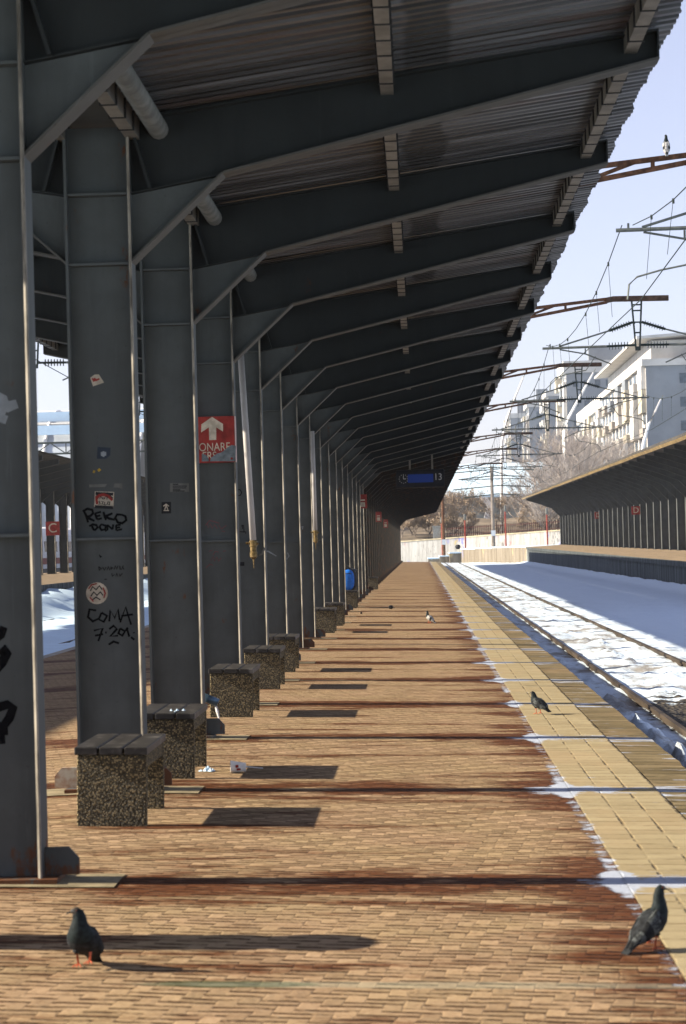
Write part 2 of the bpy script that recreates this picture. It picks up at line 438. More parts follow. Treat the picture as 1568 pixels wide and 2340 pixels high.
# ------------------------------------------------------------------ mesh helpers
class MB:
    def __init__(s):
        s.v, s.f, s.mi = [], [], []
        s.cur = 0

    def add(s, vs, fs):
        o = len(s.v)
        s.v += [tuple(p) for p in vs]
        for f in fs:
            s.f.append(tuple(i + o for i in f)); s.mi.append(s.cur)

    def box(s, x0, x1, y0, y1, z0, z1):
        s.add([(x0, y0, z0), (x1, y0, z0), (x1, y1, z0), (x0, y1, z0), (x0, y0, z1), (x1, y0, z1), (x1, y1, z1), (x0, y1, z1)],
              [(3, 2, 1, 0), (4, 5, 6, 7), (0, 1, 5, 4), (1, 2, 6, 5), (2, 3, 7, 6), (3, 0, 4, 7)])

    def prism(s, poly, y0, y1):
        """poly in (x, z), extruded along y"""
        n = len(poly)
        s.add([(p[0], y0, p[1]) for p in poly] + [(p[0], y1, p[1]) for p in poly],
              [tuple(range(n)), tuple(range(2 * n - 1, n - 1, -1))] + [((i + 1) % n, i, n + i, n + (i + 1) % n) for i in range(n)])

    def strip(s, pts, y0, y1, t):
        """plate following the (x, z) polyline, thickness t to its left side"""
        for (a, b) in zip(pts[:-1], pts[1:]):
            dx, dz = b[0] - a[0], b[1] - a[1]
            L = math.hypot(dx, dz)
            nx, nz = -dz / L * t, dx / L * t
            s.prism([a, b, (b[0] + nx, b[1] + nz), (a[0] + nx, a[1] + nz)], y0, y1)

    def zprism(s, poly, z0, z1):
        n = len(poly)
        s.add([(p[0], p[1], z0) for p in poly] + [(p[0], p[1], z1) for p in poly],
              [tuple(range(n - 1, -1, -1)), tuple(range(n, 2 * n))] + [(i, (i + 1) % n, n + (i + 1) % n, n + i) for i in range(n)])

    def tube(s, pts, r, n=6, cap=True):
        pts = [Vector(p) for p in pts]
        rs = r if isinstance(r, (list, tuple)) else [r] * len(pts)
        rings = []
        for i, p in enumerate(pts):
            d = (pts[min(i + 1, len(pts) - 1)] - pts[max(i - 1, 0)])
            d = d.normalized() if d.length > 0 else Vector((0, 0, 1))
            a = d.cross(Vector((0, 0, 1)) if abs(d.z) < .9 else Vector((1, 0, 0))).normalized()
            b = d.cross(a)
            rings.append([p + (a * math.cos(t) + b * math.sin(t)) * rs[i] for t in [2 * math.pi * q / n for q in range(n)]])
        fs = []
        for i in range(len(pts) - 1):
            for q in range(n):
                fs.append((i * n + q, i * n + (q + 1) % n, (i + 1) * n + (q + 1) % n, (i + 1) * n + q))
        if cap:
            fs.append(tuple(range(n - 1, -1, -1)))
            fs.append(tuple(range((len(pts) - 1) * n, len(pts) * n)))
        s.add([p for r_ in rings for p in r_], fs)

    def lathe(s, prof, c=(0, 0), n=20):
        """prof: (radius, z)"""
        fs = []
        for i in range(len(prof) - 1):
            for q in range(n):
                fs.append((i * n + q, i * n + (q + 1) % n, (i + 1) * n + (q + 1) % n, (i + 1) * n + q))
        fs.append(tuple(range(n - 1, -1, -1)))
        fs.append(tuple(range((len(prof) - 1) * n, len(prof) * n)))
        s.add([(c[0] + r * math.cos(2 * math.pi * q / n), c[1] + r * math.sin(2 * math.pi * q / n), z) for r, z in prof for q in range(n)], fs)

    def build(s, name, mats, parent=None, loc=None, smooth=False, bevel=0, weld=0):
        me = bpy.data.meshes.new(name)
        me.from_pydata(s.v, [], s.f)
        if not isinstance(mats, (list, tuple)): mats = [mats]
        for m_ in mats: me.materials.append(m_)
        for p, i in zip(me.polygons, s.mi):
            p.material_index = min(i, len(mats) - 1)
            p.use_smooth = smooth
        bm = bmesh.new(); bm.from_mesh(me)
        if weld: bmesh.ops.remove_doubles(bm, verts=bm.verts, dist=weld)
        bmesh.ops.recalc_face_normals(bm, faces=bm.faces)
        bm.to_mesh(me); bm.free()
        o = bpy.data.objects.new(name, me)
        col.objects.link(o)
        if parent: o.parent = parent
        if loc: o.location = loc
        if bevel:
            b = o.modifiers.new('bevel', 'BEVEL'); b.width = bevel; b.segments = 2; b.limit_method = 'ANGLE'
        return o


def tag(o, label, cat, group=None, kind=None):
    if label: o['label'] = label
    if cat: o['category'] = cat
    if group: o['group'] = group
    if kind: o['kind'] = kind
    return o


def structure(o):
    o['kind'] = 'structure'
    return o


def empty(name, loc=(0, 0, 0), rz=0):
    o = bpy.data.objects.new(name, None)
    o.empty_display_size = .2
    col.objects.link(o)
    o.location = loc
    o.rotation_euler = (0, 0, rz)
    return o


def dup(o, parent=None, loc=None, rz=None):
    c_ = o.copy()
    col.objects.link(c_)
    if parent is not None: c_.parent = parent
    if loc is not None: c_.location = loc
    if rz is not None: c_.rotation_euler = (0, 0, rz)
    for ch in list(o.children): dup(ch, c_)
    return c_


def text(name, body, size, mat, parent, loc, rot=(R(90), 0, 0), align='CENTER', sx=1.0, ex=.002):
    cu = bpy.data.curves.new(name, 'FONT')
    cu.body = body; cu.size = size; cu.align_x = align; cu.align_y = 'CENTER'; cu.extrude = ex
    t = bpy.data.objects.new(name, cu)
    col.objects.link(t)
    me = bpy.data.meshes.new_from_object(t.evaluated_get(bpy.context.evaluated_depsgraph_get()))
    bpy.data.objects.remove(t)
    me.materials.clear(); me.materials.append(mat)
    o = bpy.data.objects.new(name, me)
    col.objects.link(o)
    if parent: o.parent = parent
    o.location = loc; o.rotation_euler = rot; o.scale = (sx, 1, 1)
    return o


def strokes(lines, wd, y, th=.002):
    """flat brush strokes on a plane facing the camera side (-y); lines are lists of (x, z)"""
    b = MB()
    q = 0
    for ln in lines:
        q += 1
        th_ = th + .0004 * (q % 4)
        n = len(ln)
        L, Rr = [], []
        for i, p in enumerate(ln):
            a, c_ = ln[max(i - 1, 0)], ln[min(i + 1, n - 1)]
            dx, dz = c_[0] - a[0], c_[1] - a[1]
            l = math.hypot(dx, dz) or 1
            ww = wd * (.5 if 0 < i < n - 1 else .38)
            L.append((p[0] - dz / l * ww, p[1] + dx / l * ww)); Rr.append((p[0] + dz / l * ww, p[1] - dx / l * ww))
        for i in range(n - 1):
            b.prism([L[i], L[i + 1], Rr[i + 1], Rr[i]], y - th_, y)
    return b


# ------------------------------------------------------------------ ground, platforms, tracks
XC = -2.055                        # centre line of the columns
PL, PR = -6.25, 1.87               # platform edges
YE = 226.0


def ground_z(x): return -.025 * abs(x - XC)


b = MB()
b.add([(-1500, -400, -.66), (1500, -400, -.66), (1500, 3500, -.66), (-1500, 3500, -.66)], [(0, 1, 2, 3)])
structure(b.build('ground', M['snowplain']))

b = MB()                            # brick part of the platform, crowned along the columns
y0 = 2.0
b.add([(PL, y0, ground_z(PL)), (XC, y0, 0), (.93, y0, ground_z(.93)), (PL, YE, ground_z(PL)), (XC, YE, 0), (.93, YE, ground_z(.93))],
      [(0, 1, 4, 3), (1, 2, 5, 4)])
structure(b.build('platform', M['brick']))
b = MB()
b.add([(.93, y0, ground_z(.93) + .003), (1.50, y0, ground_z(1.5) + .003), (1.50, YE, ground_z(1.5) + .003), (.93, YE, ground_z(.93) + .003)], [(0, 1, 2, 3)])
structure(b.build('pavement_strip', M['yellow']))
b = MB()
e0, e1 = ground_z(1.50), ground_z(PR)
n = 420
vsx = []
for i in range(n):
    yy = y0 + (YE - y0) * (i / (n - 1)) ** 1.6
    j = .025 * mn.noise((yy * 3.1, 1.3, 0))
    vsx += [(1.50, yy, e0 - .004), (PR + j, yy, e1 - .008 + .006 * mn.noise((yy * 5, 0, 3))), (PR - .02 + j, yy, -.75)]
b.add(vsx, [f for i in range(n - 1) for f in ((3 * i, 3 * i + 1, 3 * i + 4, 3 * i + 3), (3 * i + 1, 3 * i + 2, 3 * i + 5, 3 * i + 4))])
structure(b.build('platform_edge', M['edgestone']))
b = MB()
b.box(PL - .02, PL + .3, y0, YE, -.75, ground_z(PL) + .004)
structure(b.build('kerb', M['concrete']))
b = MB()
b.box(PL, PR, YE, YE + .3, -.75, -.10)
structure(b.build('platform_end', M['concrete']))


def snow_field(name, xs, ys, fz, mat):
    b = MB()
    b.add([(x_, y_, fz(x_, y_)) for y_ in ys for x_ in xs],
          [(j * len(xs) + i, j * len(xs) + i + 1, (j + 1) * len(xs) + i + 1, (j + 1) * len(xs) + i) for j in range(len(ys) - 1) for i in range(len(xs) - 1)])
    return structure(b.build(name, mat, smooth=True))


def geo(a, b_, step0, g):
    r = [a]; s_ = step0
    while r[-1] < b_:
        r.append(r[-1] + s_); s_ *= g
    return r


def zr(x_, y_):
    z_ = -.50
    far = min(1, max(0, (y_ - 60) / 60))
    p = Vector((x_ * 1.0, y_ * .55, 0))
    z_ += .045 * mn.fractal(p * 1.3, 1, 2, 4) + .03 * mn.fractal(Vector((x_ * 4, y_ * 2.4, 1)), .7, 2.2, 3) * max(0, 1 - (y_ - 20) / 70)
    lump = max(0, mn.fractal(Vector((x_ * 2.3, y_ * 1.3, 5)), .8, 2.1, 4) - .12)
    z_ += .16 * lump * max(0, 1 - abs(x_ - 2.28) / .40)
    z_ += .15 * lump * max(0, 1 - abs(x_ - 3.45) / .62) * (1 - .6 * far)
    z_ += .10 * max(0, mn.fractal(Vector((x_ * 1.7, y_ * .9, 9)), .8, 2.1, 3) - .1) * max(0, 1 - abs(x_ - 4.9) / .5)
    for rx in (2.69, 4.18):
        z_ = min(z_, -.433 + .012 * mn.noise((y_ * .6, rx, 0))) if abs(x_ - rx) < .09 else z_
    bal = ((x_ - 3.35) / .7) ** 2 + ((y_ - 26.8) / 4.0) ** 2
    if bal < 1: z_ = z_ * bal + (-.56) * (1 - bal)
    if 15.5 < y_ < 26.5:
        e = min(1, (y_ - 15.5) / 2, (26.5 - y_) / 2.5) * max(0, 1 - abs(x_ - 2.22) / .24)
        z_ += e * (.15 + .16 * mn.fractal(Vector((x_ * 3.2, y_ * 1.6, 4)), .8, 2.1, 3))
    if x_ > 5.2: z_ += .03 * min(1, (x_ - 5.2))
    if x_ > 9.6: z_ += .25 * (x_ - 9.6)
    return z_


xs = [1.86 + .07 * i for i in range(52)] + [5.6 + .3 * i for i in range(17)]
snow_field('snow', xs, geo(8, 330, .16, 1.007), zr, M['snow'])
xl = [-14.6 + .4 * i for i in range(21)] + [-6.24]


def zl(x_, y_):
    return -.48 + .10 * mn.fractal(Vector((x_ * .8, y_ * .4, 2)), 1, 2, 4) + .22 * max(0, mn.fractal(Vector((x_ * 1.6, y_ * .8, 7)), .9, 2, 4) - .05) * (1 if x_ < -12 else .35) + .62 * max(0, min(1, (-11.9 - x_) / 1.6))


snow_field('snow', xl, geo(30, 330, .5, 1.006), zl, M['snowplain'])


def track(label, rails, ztop, yy0, yy1):
    t = empty('railway_track', (0, 0, 0))
    for rx in rails:
        b = MB()
        b.prism([(rx - .028, ztop), (rx + .028, ztop), (rx + .028, ztop - .04), (rx + .01, ztop - .055), (rx + .01, ztop - .13), (rx + .07, ztop - .15),
                 (rx - .07, ztop - .15), (rx - .01, ztop - .13), (rx - .01, ztop - .055), (rx - .028, ztop - .04)], yy0, yy1)
        b.build('rail', M['railtop'], t)
    tag(t, label, 'railway track')
    return t


M['railtop'] = simple('worn_brown_rail', (.055, .042, .03), .7, .1, .5, 2, sy=.3)
track('rails half buried in dirty snow right beside the yellow tiled platform edge', (2.69, 4.18), -.425, 6, 300)
track('rails buried in shaded blue snow below the far concrete platform wall', (7.30, 8.80), -.52, 30, 300)
track('snowed-over rails on the left beyond the near canopy columns', (-8.3, -6.85), -.47, 25, 300)
track('second snowed-over rails on the left, beside the platform with sign C', (-13.2, -11.75), -.47, 25, 300)


# raised platforms on either side, rising gently away from the camera
def side_platform(x_edge, x_far, yy0, yy1, z_at, mats, name):
    b = MB()
    ys = [yy0 + (yy1 - yy0) * i / 60 for i in range(61)]
    s_ = 1 if x_far > x_edge else -1
    for i in range(60):
        a, c_ = ys[i], ys[i + 1]
        b.cur = 0
        b.add([(x_edge, a, z_at(a)), (x_edge + s_ * 3.5, a, z_at(a) + .17), (x_far, a, z_at(a) + .05),
               (x_edge, c_, z_at(c_)), (x_edge + s_ * 3.5, c_, z_at(c_) + .17), (x_far, c_, z_at(c_) + .05)], [(0, 1, 4, 3), (1, 2, 5, 4)])
        b.cur = 1
        b.add([(x_edge + s_ * .06, a, -.8), (x_edge + s_ * .06, a, z_at(a) - .22), (x_edge - s_ * .03, a, z_at(a) - .22), (x_edge - s_ * .03, a, z_at(a) - .02), (x_edge, a, z_at(a)),
               (x_edge + s_ * .06, c_, -.8), (x_edge + s_ * .06, c_, z_at(c_) - .22), (x_edge - s_ * .03, c_, z_at(c_) - .22), (x_edge - s_ * .03, c_, z_at(c_) - .02), (x_edge, c_, z_at(c_))],
              [(0, 1, 6, 5), (1, 2, 7, 6), (2, 3, 8, 7), (3, 4, 9, 8)])
    return structure(b.build(name, mats))


zD = lambda y_: .64 + .0034 * (y_ - 90)
zC = lambda y_: .45
M['brick_far'] = simple('tan_paving_far', (.24, .18, .115), .9, 0, .3, 2)
XD = 10.4
side_platform(XD, 17.6, 40, 226, zD, [M['brick_far'], M['stainwall']], 'platform')
side_platform(-14.3, -22.6, 40, 300, zC, [M['brick_far'], M['stainwall']], 'platform')

# far end of the right-hand platform: it bends left and steps down
b = MB()
pts = [(XD, 226), (9.2, 236), (7.6, 245), (6.0, 252), (4.6, 258)]
hz = [1.10, 1.08, 1.02, .98]
for i in range(4):
    (xa, ya), (xb_, yb) = pts[i], pts[i + 1]
    b.cur = 0
    b.add([(xa, ya, -.7), (xb_, yb, -.7), (xb_, yb, hz[i]), (xa, ya, hz[i])], [(0, 1, 2, 3)])
    b.cur = 1
    b.add([(xa - .05, ya, hz[i]), (xb_ - .05, yb, hz[i]), (xb_ + 9, yb + 10, hz[i] + .05), (xa + 9, ya + 10, hz[i] + .05),
           (xa - .05, ya, hz[i] + .12), (xb_ - .05, yb, hz[i] + .12), (xb_ + 9, yb + 10, hz[i] + .17), (xa + 9, ya + 10, hz[i] + .17)], [(4, 5, 6, 7), (0, 1, 5, 4)])
for i, (x0, x1, yy, zt) in enumerate([(3.3, 4.7, 259, .55), (2.2, 3.5, 262, .2), (.9, 2.4, 265, -.05)]):
    b.cur = 0; b.box(x0, x1, yy, yy + 12, -.7, zt)
    b.cur = 1; b.box(x0 - .05, x1 - .01, yy - .05, yy + 12, zt + .004, zt + .13)
structure(b.build('platform_end', [M['lowwall'], M['snowplain']]))

# ------------------------------------------------------------------ steel canopies
ZHB, ZTB = 3.45, 4.02


def column_mesh(h_hb=3.45, ztop=4.36, stiff=(1.65, 3.45, 3.91), fw=.10):
    b = MB()
    b.box(-.20, .20, -.006, .006, 0, ztop)
    fl = [(-.215, -.10), (-.197, -.10), (-.197, fw), (-.215, fw)]
    b.zprism(fl, 0, ztop)
    ch = .012                      # rounded front arrises on the right flange, sunlit gleam put into their colour
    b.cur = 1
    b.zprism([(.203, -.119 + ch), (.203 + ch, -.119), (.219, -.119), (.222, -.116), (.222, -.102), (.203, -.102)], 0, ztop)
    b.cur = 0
    b.zprism([(.198, -.1015), (.220, -.1015), (.220, fw), (.198, fw)], 0, ztop)
    for z_ in stiff:
        b.box(-.196, .196, -.09, -.007, z_ - .008, z_ + .008)
        b.box(-.196, .196, .007, .09, z_ - .008, z_ + .008)
    b.box(-.30, .30, -.16, .16, .0, .022)
    return b


def gusset_mesh(s_):
    b = MB()
    poly = [(.223, .023), (.385, .023), (.385, .10), (.335, .155), (.223, .155)]
    if s_ < 0: poly = [(-p[0], p[1]) for p in poly][::-1]
    b.prism(poly, -.013, .013)
    return b


LOW = [(.214, 3.45), (.835, 4.02), (1.96, 4.275), (3.70, 4.675)]


def beam_mesh(s_, low=LOW, tip=.20, rise=(4.40, 4.875)):
    b = MB()
    xt = low[-1][0]
    zc_ = rise[0] - .49
    poly = [(.214, zc_), low[1], low[2], low[3], (xt, rise[1]), (.214, rise[0])]
    lo = list(low[1:]); hi = [(.214, rise[0]), (xt, rise[1])]
    if s_ < 0:
        poly = [(-p[0], p[1]) for p in poly][::-1]; lo = [(-p[0], p[1]) for p in lo][::-1]; hi = [(-p[0], p[1]) for p in hi][::-1]
    b.prism(poly, -.006, .006)
    b.cur = 1
    b.strip(lo, -.10, .10, .014)
    b.cur = 0
    b.strip([(p[0], p[1] - .014) for p in hi], -.09, .09, .014)
    # slanting stiffeners where the beam meets the column
    x0 = s_ * .23
    if s_ > 0:
        b.prism([(x0, 4.33), (x0 + .02, 4.33), (x0 + .13, 3.94), (x0 + .11, 3.94)], -.09, -.007)
        b.strip([(.216, zc_), low[1]], -.05, .05, .012)  # slim strip modelled as the dark shadow line along the beam's foot
        b.box(xt - .012, xt, -.09, .09, low[-1][1] + .016, rise[1] - .016)
    else:
        b.prism([(x0 - .02, 4.33), (x0, 4.33), (x0 - .11, 3.94), (x0 - .13, 3.94)], -.09, -.007)
        b.strip([(-low[1][0], low[1][1]), (-.216, zc_)], -.05, .05, .012)  # the same shadow line as a strip on the left beam
        b.box(-xt, -xt + .012, -.09, .09, low[-1][1] + .016, rise[1] - .016)
    return b


def bracket_mesh(s_, low=LOW, zc_=3.91):
    """triangular gusset plate with its slanting flange, below the beam"""
    b = MB()
    tri = [(.214, low[0][1]), (low[1][0] - .01, low[1][1] - .008), (.214, zc_ - .004)]
    dg = [low[0], low[1]]
    if s_ < 0:
        tri = [(-p[0], p[1]) for p in tri][::-1]; dg = [(-p[0], p[1]) for p in dg][::-1]
    b.prism(tri, -.016, .016)
    b.cur = 1
    b.strip(dg, -.10, .10, .014)
    return b


def sheet_mesh(s_, yy0, yy1, pitch, zin=4.42, zout=4.92, xo=3.80, xi=.10):
    """corrugated sheet, ribs running up the slope"""
    b = MB()
    prof = []
    y_ = yy0
    i = 0
    while y_ < yy1:
        for dy, dz in ((0, 0), (.40, 0), (.5, .045), (.90, .045)):
            prof.append((y_ + dy * pitch, dz, i))
        y_ += pitch; i += 1
    vs_ = []
    for (yp, dz, i) in prof:
        jag = .03 * mn.noise((i * .31, 0, 7)) + (.02 if i % 11 < 5 else 0)
        sag = .012 * mn.noise((yp * .5, 3, 1))
        vs_ += [(s_ * xi, yp, zin + dz), (s_ * (xo + jag), yp, zout + dz + sag)]
    n = len(prof)
    b.add(vs_, [(2 * q, 2 * q + 1, 2 * q + 3, 2 * q + 2) for q in range(n - 1)])
    # top skin so the roof is solid
    o = len(b.v)
    b.add([(s_ * xi, yy0, zin + .075), (s_ * xo, yy0, zout + .075), (s_ * xo, yy1, zout + .075), (s_ * xi, yy1, zin + .075)], [(0, 1, 2, 3)])
    return b


def purlin_mesh(x_, z_, yy0, yy1, wd, dp, seam=0, skip=None):
    b = MB()
    b.box(x_ - wd / 2, x_ + wd / 2, yy0, yy1, z_ - dp, z_)
    if seam:
        b.cur = 1
        q = yy0 + .2
        while q < yy1 - .1:
            b.box(x_ - wd / 2 - .012, x_ + wd / 2 + .012, q, q + .022, z_ - dp - .006, z_ - .01)
            q += seam
    return b


def zt(x_): return 4.40 + (4.875 - 4.40) * (x_ - .214) / (3.70 - .214)


def canopy(name, label, xc, y_first, count, mats, base=lambda y_: 0.0, purl=True, seam=0, pitch=.15, colm=None, beams=None, brk=None, gus=True):
    root = empty(name, (xc, y_first, 0))
    tag(root, label, 'platform canopy')
    cols = []
    for i in range(count):
        y_ = i * PITCHY
        z_ = base(y_first + y_)
        if i == 0:
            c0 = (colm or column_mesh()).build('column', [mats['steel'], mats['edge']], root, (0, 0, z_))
            if gus:
                g0 = [gusset_mesh(s_).build('base_gusset', mats['gusset'] if s_ < 0 and 'gusset' in mats else mats['steel'], c0) for s_ in (-1, 1)]
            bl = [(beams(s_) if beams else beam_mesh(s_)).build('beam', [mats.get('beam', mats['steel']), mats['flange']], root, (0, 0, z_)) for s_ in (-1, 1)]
            bl += [(brk(s_) if brk else bracket_mesh(s_)).build('gusset_plate', [mats['steel'], mats['flange']], root, (0, 0, z_)) for s_ in (-1, 1)]
            cols.append(c0)
        else:
            cols.append(dup(c0, root, (0, y_, z_)))
            for q in bl: dup(q, root, (0, y_, z_))
    ya, yb = -PITCHY / 2, (count - .5) * PITCHY
    za, zb = base(y_first + ya), base(y_first + yb)
    tiltx = math.atan2(zb - za, yb - ya)
    def place(o):
        o.location = (0, 0, base(y_first)); o.rotation_euler = (tiltx, 0, 0)
    for s_ in (-1, 1):
        place(sheet_mesh(s_, ya, yb, pitch).build('roof_sheet', mats['sheet'], root))
        if purl:
            for px_ in (.24, 1.92, 3.52):
                place(purlin_mesh(s_ * px_, zt(px_) + (.012 if px_ > 1 else .0), ya, yb, .085, .13, seam).build('purlin', [mats['purlin'], M['purlindark']], root))
    b = MB(); b.box(-.18, .18, ya, yb, 4.385, 4.415)
    place(b.build('valley_gutter', mats['steel'], root))
    return root, cols


M['flange'] = steel('bounce_lit_flange_paint', (.085, .082, .073), (.10, .045, .025), .66)  # flange steel made paler to carry light bounced up from the ground
M['gusset'] = simple('sunlit_rust_stained_paint', (.55, .50, .40), .7, 0, .3, 9, 5, dark=(.33, .15, .07))  # rust-stained paint of the left gussets, whitened to carry the sunlight there
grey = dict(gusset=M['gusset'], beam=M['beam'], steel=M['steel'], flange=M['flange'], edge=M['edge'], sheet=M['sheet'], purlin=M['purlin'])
brown = dict(steel=M['steel_brown'], flange=M['steel_brown'], edge=M['steel_brown'], sheet=M['sheet_brown'], purlin=M['steel_brown'])
farm = dict(steel=M['steel_far'], flange=M['steel_far'], edge=M['edge'], sheet=M['sheet_far'], purlin=M['steel_far'])

N1 = 17
root1, cols1 = canopy('platform_canopy', 'grey steel platform canopy with corrugated roof over the near benches', XC, COL1 - PITCHY, N1 + 1, grey, seam=.42)
root2, cols2 = canopy('platform_canopy', 'rusty brown older stretch of canopy at the far end of the near platform', XC, COL1 + N1 * PITCHY, 35, brown, purl=False, pitch=.3)
# round roof drain running under the near slope
for s_ in (-1, 1):
    b = MB(); b.tube([(s_ * .41, -2, 4.335), (s_ * .41, 66, 4.335)], .066, 12)
    b.build('drain_pipe', M['galv'], root1, smooth=True)

# right-hand canopy: same family, shorter posts, deeper haunches, a wavy tarred edge
LOWD = [(.214, 2.75), (1.0, 3.55), (2.0, 3.95), (3.45, 4.42)]


def canD_col():
    return column_mesh(2.75, 4.1, (1.65, 2.75), .34)


def canD_beam(s_):
    return beam_mesh(s_, LOWD, .16, (4.12, 4.60))


def sheet_save():
    pass


XDC = 13.95
root3, cols3 = canopy('platform_canopy', 'weathered canopy with red letter D signs on the right-hand platform', XDC, 70.0, 39, farm,
                      lambda y_: zD(y_) + .16, purl=False, pitch=.4, colm=canD_col(), beams=canD_beam, brk=lambda s_: bracket_mesh(s_, LOWD, 3.63), gus=False)
for ch in root3.children:
    if ch.name.startswith(('roof_sheet', 'valley')):
        ch.location.z -= .28
b = MB()
prev = None
n = 90
ring = []
for i in range(n + 1):
    y_ = -2 + (39 * PITCHY) * i / n
    z_ = zD(70 + y_) + .16 + 4.62 + .03 * mn.noise((y_ * .12, 2, 0)) + .012 * mn.noise((y_ * .6, 5, 0))
    ring.append((y_, z_))
xo = -3.72
for (ya_, za_), (yb_, zb_) in zip(ring[:-1], ring[1:]):
    b.cur = 0
    b.add([(xo, ya_, za_), (xo - .12, ya_, za_ + .03), (xo - .10, ya_, za_ + .15), (xo + .4, ya_, za_ + .12),
           (xo, yb_, zb_), (xo - .12, yb_, zb_ + .03), (xo - .10, yb_, zb_ + .15), (xo + .4, yb_, zb_ + .12)],
          [(0, 1, 5, 4), (1, 2, 6, 5), (2, 3, 7, 6)])
    b.cur = 1
    b.add([(xo - .03, ya_, za_ - .09), (xo - .125, ya_, za_ + .025), (xo - .03, yb_, zb_ - .09), (xo - .125, yb_, zb_ + .025),
           (xo + .1, ya_, za_ - .02), (xo + .1, yb_, zb_ - .02)], [(0, 1, 3, 2), (4, 0, 2, 5)])
M['tar'] = simple('tarred_roof_edge', (.055, .05, .042), .8, 0, .4, 3)
M['dripedge'] = simple('ochre_drip_edge', (.26, .185, .085), .6, 0, .35, 2.5, sy=.6)
b.build('roof_edge', [M['tar'], M['dripedge']], root3)

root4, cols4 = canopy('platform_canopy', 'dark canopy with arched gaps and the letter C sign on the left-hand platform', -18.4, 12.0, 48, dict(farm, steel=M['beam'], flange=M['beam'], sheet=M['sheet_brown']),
                      lambda y_: zC(y_) + .17, purl=False, pitch=.4, gus=False)


# ------------------------------------------------------------------ column markings
def col_local(px, py, c_, front=.007):
    """photo position on a column's web -> local (x, z)"""
    Yw = root1.location.y + c_.location.y - front
    p = at(px, py, Yw)
    return (p.x - XC, p.z)


def mark(c_, name, lines, wd, mat, front=.0065, label=None):
    L = [[col_local(px, py, c_) for px, py in ln] for ln in lines]
    o = strokes(L, wd, -front).build(name, mat, c_)
    if label: o['label'] = label
    return o


c1, c2, c3, c4, c5, c6 = cols1[1:7]


def zo(ox, oy, s_):           # helper for positions read from an enlarged crop of the photograph
    return lambda L: [[((ox + a / s_) / 1.5944, (oy + d_ / s_) / 1.5944) for a, d_ in ln] for ln in L]


Z = zo(280, 1300, 3.6)
mark(c2, 'graffiti_lettering', Z([[(90, 2010), (125, 2080), (150, 2170)], [(80, 2025), (140, 1990), (205, 2005), (215, 2050), (180, 2085), (125, 2095)], [(125, 2095), (170, 2120), (235, 2150)],
     [(240, 2050), (255, 2090), (270, 2130)], [(240, 2052), (320, 2030)], [(255, 2090), (310, 2078)], [(270, 2130), (330, 2115)],
     [(350, 2030), (365, 2080), (385, 2140)], [(470, 2050), (400, 2080), (365, 2095)], [(375, 2090), (430, 2120), (500, 2135)],
     [(600, 2070), (530, 2065), (505, 2110), (540, 2170), (600, 2180), (650, 2140), (640, 2090), (600, 2070)]]), .017, M['ink'])
mark(c2, 'graffiti_lettering', Z([[(195, 2205), (215, 2250), (235, 2275)], [(165, 2220), (210, 2195), (260, 2205), (275, 2235), (235, 2275)],
     [(320, 2195), (300, 2230), (325, 2270), (375, 2260), (380, 2210), (320, 2195)], [(365, 2255), (390, 2285)],
     [(405, 2275), (400, 2200)], [(400, 2200), (470, 2260)], [(470, 2260), (480, 2195)],
     [(515, 2205), (520, 2275)], [(515, 2207), (580, 2200)], [(518, 2240), (570, 2232)], [(520, 2275), (595, 2258)]]), .016, M['ink'])
Z = zo(0, 2000, 1.2544)
mark(c2, 'graffiti_lettering', Z([[(440, 280), (410, 275), (403, 310), (425, 330), (450, 318)], [(465, 290), (452, 320), (475, 332), (490, 305), (465, 290)],
     [(500, 330), (505, 280), (525, 315), (540, 275), (548, 325)], [(550, 335), (575, 265), (600, 345)], [(555, 305), (608, 298)],
     [(430, 372), (470, 362), (450, 420)], [(435, 395), (472, 388)], [(482, 380), (488, 382)], [(500, 365), (520, 350), (535, 365), (505, 398), (540, 395)],
     [(550, 362), (542, 385), (560, 395), (572, 375), (550, 362)], [(580, 360), (592, 400)], [(575, 372), (585, 358)], [(600, 402), (615, 414)], [(612, 380), (613, 384)],
     [(497, 436), (520, 422), (545, 430)]]), .017, M['ink'])
mark(c2, 'graffiti_lettering', Z([[(455, 25), (460, 38), (466, 35), (458, 30)], [(452, 80), (455, 97), (465, 90), (452, 80)], [(470, 82), (478, 96), (486, 82)], [(490, 96), (496, 78), (502, 96)], [(508, 95), (508, 80), (516, 86), (508, 90)],
     [(522, 92), (528, 76), (534, 92), (540, 76)], [(548, 76), (550, 92), (560, 90)], [(565, 76), (560, 82), (568, 92)], [(512, 110), (514, 124), (524, 116)], [(530, 124), (534, 110), (540, 124)], [(546, 112), (548, 124), (560, 110)], [(478, 138), (490, 137)]]), .006, M['ink'])
mark(c1, 'graffiti_lettering', Z([[(-30, 420), (5, 390), (20, 355)], [(-20, 560), (10, 520), (35, 470), (30, 455), (0, 480)], [(-20, 800), (15, 810), (45, 770), (60, 725), (35, 710), (0, 720), (-20, 735)], [(5, 810), (10, 890)], [(20, 805), (22, 850)]]), .045, M['ink'])
mark(c1, 'paint_smear', zo(0, 1150, 1.96)([[(-20, 570), (20, 600), (40, 640)], [(-20, 620), (60, 650), (125, 628)], [(-20, 660), (45, 690)], [(-20, 720), (50, 745)], [(-10, 600), (10, 740)]]), .055, M['inkpale'])
Z = zo(700, 1480, 3.9)
mark(c4, 'graffiti_lettering', Z([[(190, 1690), (250, 1620), (330, 1640), (390, 1660)], [(220, 1660), (230, 1720), (260, 1670), (290, 1730), (320, 1680), (360, 1735)], [(380, 1690), (420, 1740), (490, 1690)], [(420, 1770), (470, 1780)]]), .009, M['inkred'])
